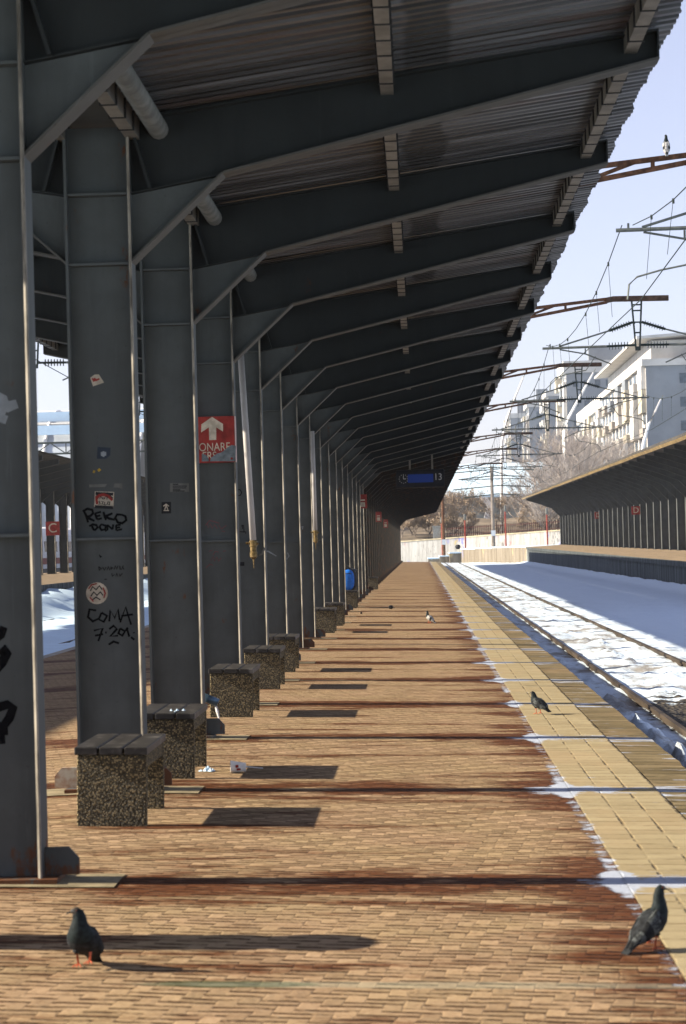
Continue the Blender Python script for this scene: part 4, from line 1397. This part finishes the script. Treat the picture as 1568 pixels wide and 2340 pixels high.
def make_mast():
    r_ = empty('catenary_mast')
    b = MB(); b.box(-.11, .11, -.11, .11, 0, 7.95); b.build('mast', M['rust_arm'], r_)
    for s_ in (1, -1):
        X = lambda x_: s_ * x_
        b = MB()
        x1, x2, x3 = 0.1, 7.05, 8.62            # mast, box start, box end  (from the mast)
        zu, zl_ = lambda x_: 7.77 - .095 * (7.05 - x_), lambda x_: 7.69 - .165 * (7.05 - x_)
        def bar(xa, za, xb_, zb_, h_, t_=.05):
            b.prism([(X(xa), za - h_ / 2), (X(xb_), zb_ - h_ / 2), (X(xb_), zb_ + h_ / 2), (X(xa), za + h_ / 2)], -t_, t_)
        bar(x1, zu(x1), x2, zu(x2), .075); bar(x1, zl_(x1), x2, zl_(x2), .075, .046)
        xx = x2 - 1.08; up = 0
        bar(xx - .03, (zu(xx) + zl_(xx)) / 2, xx + .03, (zu(xx) + zl_(xx)) / 2, (zu(xx) - zl_(xx)), .042)
        q = xx - .25
        while q > x1 + .8:
            nq = q - .95
            bar(nq, zl_(nq), q, zu(q), .06, .04)
            bar(nq - .03, (zu(nq) + zl_(nq)) / 2, nq + .03, (zu(nq) + zl_(nq)) / 2, zu(nq) - zl_(nq) - .06, .038)
            q = nq
        b.cur = 1
        bar(x2 - .03, 7.735, x2 + .15, 7.765, .135, .07); bar(x2 + .15, 7.765, x3, 7.75, .135, .07)
        b.build('bracket_arm', [M['rust_arm'], M['iron_dark'] if s_ < 0 else M['armbox']], r_)
        xd = 7.80
        b = MB()
        for e in (-1, 1):
            b.prism([(X(xd + e * .125) - .022, 7.69), (X(xd + e * .125) + .022, 7.69), (X(xd + e * .05) + .02, 6.48), (X(xd + e * .05) - .02, 6.48)], -.03, .03)
        for z_ in (7.60, 7.45, 7.15, 6.88):
            hw = .05 + (z_ - 6.48) / 1.21 * .075
            b.box(X(xd) - hw, X(xd) + hw, -.022, .022, z_ - .018, z_ + .018)
        b.box(X(xd) - .065, X(xd) + .065, -.05, .05, 6.42, 6.52)
        b.build('drop_post', M['iron_dark'], r_)
        for e in (-1, 1):
            cantilever(r_, X(xd), X(1) * e, 7.75, 2.45).build('cantilever', [M['bump_ins'], M['galvdark']], r_)
    return r_


M['armbox'] = simple('dark_rusted_box', (.075, .045, .03), .8, 0, .4, 9)
M['galvdark'] = simple('grey_green_tube', (.16, .17, .145), .5, .2, .2, 8)
m0 = make_mast()
for i, yy in enumerate(arm_y):
    o = m0 if i == 0 else dup(m0)
    o.location = (XC, yy, 0)
    tag(o, arm_lab[i], 'overhead mast', GM)

# registration hook tubes (bent steady arms) near the contact wire
def wires(label, xw, s_):
    r_ = empty('overhead_wire', (xw, 0, 0))
    b = MB()
    sup = [14.0] + arm_y + [205.0]
    zm = 6.62
    drops = []
    for a_, c_ in zip(sup[:-1], sup[1:]):
        L_ = c_ - a_
        pts = []
        for q in range(9):
            t_ = q / 8
            sagz = zm - 4 * .62 * t_ * (1 - t_)
            pts.append((.12 * math.sin(a_), a_ + L_ * t_, sagz))
        b.tube(pts, .0085, 5, False)
        for q in (1, 2, 3, 5, 6, 7):
            drops.append(pts[q])
    b.build('messenger_wire', M['wire'], r_)
    b = MB(); b.tube([(.0 + (.22 if i % 2 else -.18), y_, 5.42) for i, y_ in enumerate(sup)], .009, 5, False); b.build('contact_wire', M['wire'], r_)
    for (x_, y_, z_) in drops:
        b = MB()
        b.tube([(x_, y_, z_), (x_ * .2, y_ + .05, 5.42)], .0042, 4, False)
        b.tube([(x_, y_, z_ + .02), (x_, y_, z_ - .05)], .018, 5)
        b.build('dropper', M['wire'], r_)
    for y_ in arm_y:
        q = s_
        b = MB()
        b.tube([(q * .95, y_, 5.95), (q * .55, y_, 5.88), (q * .16, y_, 5.78), (q * .03, y_, 5.66), (q * .0, y_, 5.42)], .017, 6)
        b.tube([(q * .95, y_, 5.95), (q * 1.2, y_, 6.3)], .014, 6)
        b.build('steady_arm', M['galvdark'], r_)
    return tag(r_, label, 'overhead wire')


wires('overhead wires sagging between brackets above the track beside the platform', 3.45, 1)
wires('overhead wires above the shaded second track on the right', 8.05, -1)
wires('overhead wires above the left-hand track, seen between the first two columns', -7.55, -1)
pg = at(1523, 349, 37.2)
pigeon('pale spotted pigeon perched high on the rusty overhead bracket', (pg.x, 37.2, pg.z), R(85), M['pig_light'], M['pig_spot'] if 'pig_spot' in M else M['pig_light'], M['pig_neck'], head_yaw=R(25), lean=R(48), scale=1.0)

# ------------------------------------------------------------------ far end: boundary wall, fence, lamps, posts
def wall_seg(name, pts, z0s, z1s, mats, label, cat, th=.35, cap=.16):
    b = MB()
    for i in range(len(pts) - 1):
        (xa, ya), (xb_, yb) = pts[i], pts[i + 1]
        b.cur = 0
        b.add([(xa, ya, z0s), (xb_, yb, z0s), (xb_, yb, z1s[i + 1]), (xa, ya, z1s[i]), (xa, ya + th, z0s), (xb_, yb + th, z0s), (xb_, yb + th, z1s[i + 1]), (xa, ya + th, z1s[i])],
              [(0, 1, 2, 3), (5, 4, 7, 6), (4, 0, 3, 7), (1, 5, 6, 2), (3, 2, 6, 7)])
        b.cur = 1
        a = [(xa, ya - .08, z1s[i] + .01), (xb_, yb - .08, z1s[i + 1] + .01), (xb_, yb + th + .08, z1s[i + 1] + .01), (xa, ya + th + .08, z1s[i] + .01)]
        t_ = [(p[0], p[1], p[2] + cap) for p in a]
        b.add(a + t_, [(4, 5, 6, 7), (0, 1, 5, 4), (3, 2, 1, 0), (2, 3, 7, 6)])
    return tag(b.build(name, mats), label, cat)


M['wallcap'] = simple('ochre_wall_coping', (.42, .36, .24), .9, 0, .3, 1)
wall_seg('boundary_wall', [(-24, 296), (-3, 294), (5, 290), (17, 280), (30, 262)], -.7, [1.95, 2.0, 2.35, 2.85, 3.2], [M['graffitiwall'], M['wallcap']],
         'long white wall streaked with graffiti closing the view at the end of the tracks', 'wall')
# iron fence on top of the embankment
b = MB()
for i in range(86):
    t_ = i / 85
    x_, y_ = 3.5 + 20 * t_, 293 - 17 * t_
    z_ = 2.6 + .6 * t_
    b.box(x_ - .05, x_ + .05, y_ + 1.0, y_ + 1.06, z_ - .3, z_ + 1.15 + .08 * mn.noise((i * .7, 0, 0)))
for dz in (.15, .95):
    b.add([(3.5, 294.04, 2.6 + dz), (23.5, 277.04, 3.2 + dz), (23.5, 277.04, 3.28 + dz), (3.5, 294.04, 2.68 + dz)], [(0, 1, 2, 3)])
M['fence'] = simple('dark_red_iron_fence', (.085, .035, .03), .8, 0, .3, 2)
tag(b.build('iron_fence', M['fence']), 'dark red iron fence running along the top of the graffiti wall', 'fence')
# embankment rising behind the wall
b = MB()
xsb = [-60 + 6 * i for i in range(24)]
ysb = [296 + 6 * i for i in range(12)]
b.add([(x_, y_, 2.1 + .055 * (y_ - 296) + .8 * mn.fractal(Vector((x_ * .12, y_ * .12, 0)), 1, 2, 3)) for y_ in ysb for x_ in xsb],
      [(j * 24 + i, j * 24 + i + 1, (j + 1) * 24 + i + 1, (j + 1) * 24 + i) for j in range(11) for i in range(23)])
M['slope'] = simple('brown_winter_slope', (.17, .135, .095), .95, 0, .45, .5, 6)
structure(b.build('hill', M['slope'], smooth=True))


def lamp_post(label, px, ytop, ybase, Y, r_):
    pt_, pb_ = at(px, ytop, Y), at(px + .027 * (ybase - ytop), ybase, Y)
    h_ = pt_.z - pb_.z
    o = empty('lamp_post', pb_)
    b = MB(); b.tube([(0, 0, -1.0), (0, 0, h_ - .75)], .085, 8); b.build('post', M['redpost'], o)
    b = MB(); b.lathe([(.07, h_ - .7), (.16, h_ - .58), (.13, h_ - .05), (.04, h_)], n=10); b.build('lamp', M['galv'], o)
    return tag(o, label, 'lamp post')


def lp(px, yt, yb, Y, label): return lamp_post(label, px, yt, yb, Y, .1)


lp(1062, 1174, 1256, 268, 'red lamp post with white head standing on the low snowy steps')
lp(1154, 1154, 1239, 262, 'red lamp post with white head right of the dark overhead mast')
lp(1249, 1160, 1237, 255, 'red lamp post close to the end of the right-hand canopy')
lp(1009, 1181, 1262, 271, 'red lamp post half hidden behind the brown wooden pole')


def pole(label, px, yt, yb, Y, r_, mat, name='utility_pole', cross=False):
    a, c_ = at(px, yt, Y), at(px + .027 * (yb - yt), yb, Y)
    o = empty(name, (c_.x, Y, c_.z))
    b = MB(); b.tube([(0, 0, -1), (0, 0, a.z - c_.z)], [r_ * 1.2, r_], 8); b.build('pole', mat, o)
    if cross:
        b = MB()
        for q, (dz, l_) in enumerate([(-.3, 4.6), (-1.0, 3.6), (-2.1, 4.2), (-3.0, 3.0)]):
            b.tube([(-l_, 0, a.z - c_.z + dz - .35), (l_ * .2, 0, a.z - c_.z + dz), (l_, 0, a.z - c_.z + dz - .2)], .06, 5)
        b.build('crossarm', M['iron_dark'], o)
    b = MB(); b.box(-r_ * 1.4, r_ * 1.4, -r_ * 1.6, -r_ * 1.3, .9, 1.5); b.build('plate', M['white'], o)
    return tag(o, label, 'pole')


pole('brown wooden pole with orange foot at the end of the near platform', 1011, 1128, 1262, 266, .16, M['rust_arm'])
pole('tall dark mast carrying several wire arms in front of the snowy roof', 1123, 1065, 1243, 250, .17, M['bark_dark'], 'overhead_mast', True)
# small things on the end steps
stone('stone', (4.25, 258.5, 1.05), .55, M['black'], 'small dark box on the snowy end steps of the right-hand platform', 'box')
b = MB(); b.box(-.45, .45, -.4, .4, 0, 1.5); b.box(-.55, .55, -.5, .5, 1.503, 1.72)
hut = b.build('cabinet', [M['concrete']], None, at(998, 1232, 292)); tag(hut, 'small grey cabinet with snowy top on the graffiti wall', 'cabinet')

# ------------------------------------------------------------------ depot with snowy roof and bent white piers behind the trees
dp = empty('depot_building', (0, 366, 0))
tag(dp, 'long grey depot building with wide snow-covered roof and bent white piers', 'building')
b = MB(); b.box(-6, 40, 6, 20, 2, 10.0); b.build('wall', M['greywall'] if 'greywall' in M else simple('grey_rendered_wall', (.30, .29, .27), .9, 0, .2, .2), dp)
b = MB()
for (ya_, za_, yb_, zb_) in ((3, 9.3, 9, 11.4), (10, 11.2, 14, 12.8), (15, 12.5, 21, 15.0)):
    b.add([(-8, ya_, za_), (42, ya_, za_), (42, yb_, zb_), (-8, yb_, zb_), (-8, ya_, za_ - .35), (42, ya_, za_ - .35), (42, yb_, zb_ - .35), (-8, yb_, zb_ - .35)],
          [(0, 1, 2, 3), (4, 5, 1, 0), (0, 3, 7, 4), (1, 5, 6, 2), (7, 6, 5, 4)])
b.build('roof', M['snowplain'], dp)
for px, q in ((1183, 1.0), (1281, .9), (1106, .7)):
    p = at(px, 1209, 363) - Vector((0, 366, 0)); p2 = at(px + 15, 1158, 363) - Vector((0, 366, 0)); p3 = at(px - 1, 1136, 363) - Vector((0, 366, 0))
    b = MB()
    for (a, c_) in ((p, p2), (p2, p3)):
        b.prism([(a.x - .45, a.z), (a.x + .45, a.z), (c_.x + .6, c_.z), (c_.x - .6, c_.z)], -3.6, -2.8 + .01 * q)
    b.build('pier', M['concpale'] if 'concpale' in M else M['white'], dp)

# ------------------------------------------------------------------ apartment blocks
random.seed(21)
def windows(parent, face, a0, a1, z0, z1, na, nz, w_, h_, const, mat, name='window', sub=None):
    """rows of windows on a wall; face 'y' = wall facing the camera at y=const, 'x' = wall facing the tracks at x=const"""
    proto = None
    for j in range(nz):
        for i in range(na):
            a = a0 + (a1 - a0) * (i + .5) / na
            z_ = z0 + (z1 - z0) * (j + .45) / nz
            if proto is None:
                b = MB()
                if face == 'y': b.box(-w_ / 2, w_ / 2, -.06, .05, -h_ / 2, h_ / 2)
                else: b.box(-.06, .05, -w_ / 2, w_ / 2, -h_ / 2, h_ / 2)
                proto = b.build(name, mat, parent, (0, 0, 0))
                o = proto
            else:
                o = proto.copy(); col.objects.link(o)
            o.location = (a, const, z_) if face == 'y' else (const, a, z_)


def apartment(label, x0, x1, y0, y1, zt_, floors, bays, gable=(0, 0), grey_gable=True, top=True, zb=0, slab=1.2):
    o = empty('apartment_block', (x0, y0, zb))
    W_, D_ = x1 - x0, y1 - y0
    H_ = zt_ - zb
    b = MB(); b.cur = 0; b.box(0, W_, 0, D_, 0, H_)
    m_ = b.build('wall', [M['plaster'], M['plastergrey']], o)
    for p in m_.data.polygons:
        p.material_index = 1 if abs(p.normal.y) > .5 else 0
    b = MB(); b.box(-.5, W_ + .3, -.35, D_ + .35, H_ + .005, H_ + slab); b.build('parapet', M['plaster'], o)
    if top:
        b = MB(); b.box(W_ * .25, W_ * .6, D_ * .1, D_ * .22, H_ + slab + .005, H_ + slab + 3.2); b.build('roof_hut', M['plastergrey'], o)
        b = MB(); b.box(W_ * .3, W_ * .5, D_ * .55, D_ * .65, H_ + slab + .005, H_ + slab + 2.6); b.build('roof_hut', M['plastergrey'], o)
    fh = H_ / floors
    bw = D_ / bays
    cols_ = [M['plaster'], M['plasteryellow'], M['plaster'], M['plasterbrown'], M['plaster'], M['plastergrey']]
    for i in range(bays):
        if True:
            cmain = random.choice(cols_)
            for j in range(floors):
                b = MB()
                ya_, yb_ = bw * (i + .08), bw * (i + .92)
                dd = (1.1 if i % 2 else .6) * random.uniform(.9, 1.1)
                zc = fh * j
                b.box(-dd, -.01, ya_, yb_, zc + .15, zc + 1.25)
                if random.random() < .35: b.box(-dd + .05, -.015, ya_ + .05, yb_ - .05, zc + 1.252, zc + fh + .10)
                b.build('balcony', cmain if random.random() < .5 else random.choice(cols_), o)
    nb = bays // 2
    windows(o, 'x', 0, D_, fh * .35, H_ + fh * .35, bays, floors, bw * .5, fh * .42, -.02, M['glassdark'])
    if gable[0]:
        windows(o, 'y', W_ * gable[2], W_ * gable[3], 0, H_, gable[0], gable[1], gable[4], fh * .42, 0, M['glassdark'])
    return tag(o, label, 'apartment block', 'apartment blocks beyond the right-hand canopy')


def aptx(px, py, Y): return at(px, py, Y)


# nearest block: gable from x=1475, long sunlit facade running away
pA = at(1475, 836, 300)
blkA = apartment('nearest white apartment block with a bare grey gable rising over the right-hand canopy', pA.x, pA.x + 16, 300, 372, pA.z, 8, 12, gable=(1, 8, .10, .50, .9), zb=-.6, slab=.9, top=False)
# set-back attic with a flaring snowy eaves slab
b = MB()
Ha = pA.z + .6 + .91
b.box(1.0, 15.5, 2.5, 71, Ha, Ha + 2.6)
b.build('attic', M['plaster'], blkA)
b = MB()
b.add([(-1.1, -.6, Ha + 2.62), (16, 1.2, Ha + 3.6), (16, 72, Ha + 3.6), (-1.1, 72, Ha + 2.62), (-1.1, -.6, Ha + 2.95), (16, 1.2, Ha + 4.0), (16, 72, Ha + 4.0), (-1.1, 72, Ha + 2.95)],
      [(0, 3, 2, 1), (4, 5, 6, 7), (0, 1, 5, 4), (1, 2, 6, 5), (2, 3, 7, 6), (3, 0, 4, 7)])
b.build('eaves_slab', M['plaster'], blkA)
b = MB(); b.box(9, 13, 14, 20, Ha + 4.5, Ha + 8.0); b.build('roof_hut', M['plastergrey'], blkA)
b = MB(); b.box(11.5, 16.5, 24, 32, Ha + 4.5, Ha + 11.5); b.build('roof_hut', M['plastergrey'], blkA)
pB = at(1385, 905, 385)
apartment('lower end of the long white apartment row, half behind bare trees', pB.x, pB.x + 14, 385, 450, pB.z - 1.5, 8, 12, zb=-.6, top=False, slab=2.2)
pC = at(1293, 852, 470)
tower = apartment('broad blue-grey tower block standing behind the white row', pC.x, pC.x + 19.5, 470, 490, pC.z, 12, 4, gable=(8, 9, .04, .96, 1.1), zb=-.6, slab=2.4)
for px, py, Y, w_, d_, fl, lab in ((1252, 905, 520, 5.5, 16, 11, 'white and grey apartment block just left of the broad tower, sunlit edge'),
                                    (1208, 930, 560, 5.0, 16, 11, 'slim pale apartment block, middle one of the three distant strips'),
                                    (1166, 955, 600, 5.0, 16, 11, 'most distant pale apartment strip beside the overhead arms')):
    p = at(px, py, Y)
    apartment(lab, p.x, p.x + w_ + 3, Y, Y + d_, p.z, fl, 4, gable=(2, fl, .1, .9, 1.1), zb=-.6, slab=1.2)

# white curved lighting masts of the overpass
for i, (pts_, Y, lab) in enumerate([([(1466, 1040), (1471, 1010), (1482, 970), (1497, 940), (1510, 912)], 285, 'thick white curved lighting mast in front of the grey gable'),
                                  ([(1288, 985), (1299, 955), (1318, 920), (1340, 880), (1356, 851)], 300, 'white curved lighting mast crossing the blue-grey tower block'),
                                  ([(1146, 1075), (1147, 1010), (1158, 960), (1176, 910), (1196, 862)], 320, 'thin faint white curved lighting mast left of the apartment strips')]):
    P3 = [at(a, c_, Y) for a, c_ in pts_]
    base = Vector((P3[0].x - .2, Y, 1.5))
    o = empty('lighting_mast', base)
    b = MB(); b.tube([(0, 0, 0)] + [p - base for p in P3], [.22, .2, .2, .17, .14, .10], 8)
    b.build('mast', M['white'], o, smooth=True)
    b = MB(); b.tube([P3[-1] - base, P3[-1] - base + Vector((.3, 0, .5))], .05, 6); b.build('tip', M['galvdark'], o)
    tag(o, lab, 'lighting mast', 'curved lighting masts')

# ------------------------------------------------------------------ bare winter trees
def make_tree(seed, H_, spread, twigs, leaves, bark, twigm, low=.22):
    rnd = random.Random(seed)
    tr, cr = MB(), MB()

    def branch(p, d, L_, r_, lev):
        segs = 4 if lev < 2 else 3
        pts = [p]
        dd = d.normalized()
        for s_ in range(segs):
            dd = (dd + Vector((rnd.gauss(0, .16), rnd.gauss(0, .16), rnd.gauss(.06, .10)))).normalized()
            pts.append(pts[-1] + dd * (L_ / segs))
        tgt = tr if lev < 2 else cr
        tgt.tube(pts, [r_ * (1 - .75 * i / segs) for i in range(segs + 1)], 6 if lev == 0 else (4 if lev == 1 else 3), False)
        if lev >= 4:
            if leaves and rnd.random() < leaves:
                for q in range(3):
                    c_ = pts[rnd.randint(1, segs)] + Vector((rnd.gauss(0, .12), rnd.gauss(0, .12), rnd.gauss(0, .12)))
                    s_ = rnd.uniform(.05, .12)
                    a = Vector((rnd.gauss(0, 1), rnd.gauss(0, 1), rnd.gauss(0, 1))).normalized() * s_
                    e = a.cross(Vector((rnd.gauss(0, 1), rnd.gauss(0, 1), rnd.gauss(0, 1)))).normalized() * s_ * .7
                    cr.cur = 1; cr.add([c_ - a, c_ + e, c_ + a, c_ - e], [(0, 1, 2, 3)]); cr.cur = 0
            return
        nb = [6, 5, 5, 5][lev] + rnd.randint(0, 2)
        for i in range(nb):
            t_ = rnd.uniform(low if lev == 0 else .25, 1.0)
            f_ = t_ * segs
            k_ = min(int(f_), segs - 1)
            q = pts[k_].lerp(pts[k_ + 1], f_ - k_)
            ang = rnd.uniform(0, 6.283)
            side = Vector((math.cos(ang), math.sin(ang), 0))
            nd = (dd * rnd.uniform(.4, 1.0) + side * spread * rnd.uniform(.5, 1.2) + Vector((0, 0, .25))).normalized()
            branch(q, nd, L_ * rnd.uniform(.42, .66), r_ * .5, lev + 1)
    branch(Vector((0, 0, -.5)), Vector((0, 0, 1)), H_ * .62, H_ * .016, 0)
    return tr, cr


protos = []
for i, (seed, H_, sp, leaf, bark, tw, lo) in enumerate([(3, 11, .85, 0, 'bark', 'twig', .22), (11, 9, 1.0, .35, 'bark_dark', 'bark', .15), (23, 6.0, 1.2, .8, 'bark_dark', 'twig_brown', .04)]):
    tr, cr = make_tree(seed, H_, sp, 0, leaf, bark, tw, lo)
    o = empty('bare_tree' if i < 2 else 'dry_bush')
    tr.build('trunk', M[bark], o)
    cr.build('crown', [M[tw], M['leaf_dry']], o)
    protos.append(o)
used = [False] * 3
GT = ['bare trees in front of the apartment blocks', 'bare trees in front of the depot', 'dry bushes along the graffiti wall']
LT = ['pale grey leafless tree in the clump hiding the foot of the apartment blocks', 'dark leafless tree on the slope in front of the depot wall', 'russet dry bush on the slope above the graffiti wall']
spots = []
for (px, py, Y, k_, s_) in [(1262, 1150, 300, 0, 1.25), (1300, 1150, 285, 0, 1.25), (1345, 1150, 305, 0, 1.35), (1395, 1140, 292, 0, 1.2), (1225, 1155, 310, 0, 1.15), (1280, 1150, 325, 0, 1.4),
                            (1325, 1150, 330, 0, 1.4), (1370, 1145, 318, 0, 1.25), (1430, 1130, 300, 0, 1.05), (1246, 1150, 290, 0, .95), (1310, 1150, 300, 0, 1.2), (1358, 1150, 290, 0, 1.15), (1204, 1160, 300, 1, .9), (1265, 1150, 312, 0, 1.5), (1290, 1150, 298, 0, 1.45), (1315, 1150, 316, 0, 1.55), (1335, 1150, 296, 0, 1.45), (1350, 1150, 322, 0, 1.5), (1385, 1150, 300, 0, 1.35), (1405, 1140, 312, 0, 1.3), (1235, 1150, 305, 0, 1.25), (1210, 1150, 322, 0, 1.2), (1300, 1150, 288, 0, 1.1), (1330, 1150, 282, 0, 1.1), (1375, 1150, 286, 0, 1.05), (1255, 1150, 284, 0, .9), (1420, 1130, 320, 0, 1.25),
                            (1040, 1205, 310, 1, .95), (1078, 1205, 318, 1, 1.0), (1140, 1200, 320, 1, .85), (1018, 1205, 300, 1, .9), (1225, 1200, 315, 1, .75),
                            (918, 1225, 300, 2, .9), (950, 1225, 303, 2, .95), (985, 1220, 302, 2, .85), (1005, 1218, 300, 2, .8), (950, 1215, 312, 2, 1.2), (925, 1215, 314, 2, 1.2), (975, 1213, 314, 2, 1.1), (1030, 1215, 301, 2, .7), (1062, 1212, 302, 2, .6), (1200, 1205, 292, 2, .6), (1235, 1203, 290, 2, .6), (900, 1220, 308, 2, 1.2),
                            (1040, 1128, 402, 1, 1.2)]:
    p = at(px, py, Y)
    zb_ = 2.0 if k_ < 2 else 2.4
    if k_ == 0: zb_ = 1.0
    if Y > 350: zb_ = 3.0
    o = protos[k_] if not used[k_] else dup(protos[k_])
    used[k_] = True
    o.location = (p.x, Y, zb_)
    o.rotation_euler = (0, 0, random.uniform(0, 6.28))
    o.scale = (s_ * random.uniform(.9, 1.1),) * 2 + (s_,)
    tag(o, LT[k_] if Y < 350 else 'dark leafless tree standing up behind the snowy depot roof', 'tree' if k_ < 2 else 'bush', GT[k_] if Y < 350 else 'trees behind the depot roof')

# ------------------------------------------------------------------ glazed train hall and gantry far to the left
gh = empty('train_hall', (-90, 330, 0))
tag(gh, 'arched glazed train hall with white ribs, seen between the first two columns', 'station hall')
prof = []
for q in range(19):
    a_ = R(8) + R(164) * q / 18
    prof.append((20 * math.cos(a_), 20.6 * math.sin(a_) + 1.5))
b = MB()
for (y1_, z1_), (y2_, z2_) in zip(prof[:-1], prof[1:]):
    b.add([(-45, -y1_, z1_), (52, -y1_, z1_), (52, -y2_, z2_), (-45, -y2_, z2_)], [(0, 1, 2, 3)])
b.build('glass_vault', M['glasshall'], gh)
b = MB()
for i in range(23):
    x_ = -45 + i * 4.4
    b.tube([(x_, -y_ * 1.012, z_ + .1) for y_, z_ in prof], .24, 5)
for q in (3, 6, 9):
    b.tube([(-45, -prof[q][0] * 1.015, prof[q][1] + .1), (52, -prof[q][0] * 1.015, prof[q][1] + .1)], .2, 5)
b.build('rib', M['white'], gh)
b = MB()
for (z_, y_, h_) in ((18.2, -12.9, .9), (20.2, -10.2, .9)):
    b.box(-46, 53, y_ - .8, y_, z_, z_ + 1.3)
b.build('ridge_gallery', M['snowplain'], gh)
b = MB(); b.box(-46, 53, -21, 21, -1, 3.9); b.build('base_wall', M['plastergrey'], gh)
# truss gantry across the left-hand tracks
gt = empty('signal_gantry', (-30, 205, 0))
tag(gt, 'dark green lattice gantry spanning the left-hand tracks in front of the glazed hall', 'gantry')
zl_, zu_ = at(110, 1037, 205).z, at(110, 1012, 205).z
b = MB()
b.box(-14, 14, -.1, .1, zl_ - .08, zl_ + .08); b.box(-14, 14, -.1, .1, zu_ - .09, zu_ + .09)
for i in range(10):
    xa = -14 + i * 2.8
    b.tube([(xa, 0, zu_), (xa + 1.4, 0, zl_), (xa + 2.8, 0, zu_)], .055, 5)
    b.tube([(xa + 1.4, 0, zl_), (xa + 1.4, 0, zu_)], .055, 5)
b.build('lattice_beam', M['iron_dark'], gt)
for s_ in (-1, 1):
    b = MB(); b.box(s_ * 14 - .2, s_ * 14 + .2, -.2, .2, -.6, zu_ + .1); b.build('post', M['iron_dark'], gt)

# ------------------------------------------------------------------ parked coach glimpsed through the left-hand canopy columns
cw = empty('passenger_coach', (-31.5, 140, -.4))
tag(cw, 'white passenger coach with red stripe parked beyond the dark left-hand canopy', 'railway coach')
b = MB(); b.prism([(-1.4, .9), (1.4, .9), (1.45, 2.2), (1.40, 3.6), (1.05, 4.15), (0, 4.35), (-1.05, 4.15), (-1.40, 3.6), (-1.45, 2.2)], 0, 120)
b.build('body', M['white'], cw)
b = MB(); b.box(1.452, 1.462, .1, 119.9, 1.25, 1.75); b.build('stripe', M['redpost'], cw)
for i in range(48):
    b = MB(); b.box(1.415, 1.46, 1.2 + i * 2.5, 2.7 + i * 2.5, 2.25, 3.1); b.build('window', M['glassdark'], cw)
b = MB(); b.box(-1.2, 1.2, 2, 118, .2, .89); b.build('underframe', M['black'], cw)

# ------------------------------------------------------------------ thin winter haze round the whole scene
b = MB(); b.box(-900, 900, -60, 1400, -1.7, 75)
hz_o = b.build('haze', [])
k = bpy.data.materials.new('thin_haze'); k.use_nodes = True
kt = k.node_tree; kt.nodes.clear()
ko = kt.nodes.new('ShaderNodeOutputMaterial'); kv = kt.nodes.new('ShaderNodeVolumePrincipled')
kv.inputs['Color'].default_value = (.90, .94, 1, 1)
kv.inputs['Density'].default_value = .00026
kv.inputs['Anisotropy'].default_value = .2
kt.links.new(kv.outputs[0], ko.inputs['Volume'])
hz_o.data.materials.append(k)
tag(hz_o, 'thin pale winter haze over the whole station', 'haze', None, 'stuff')
bpy.context.view_layer.update()
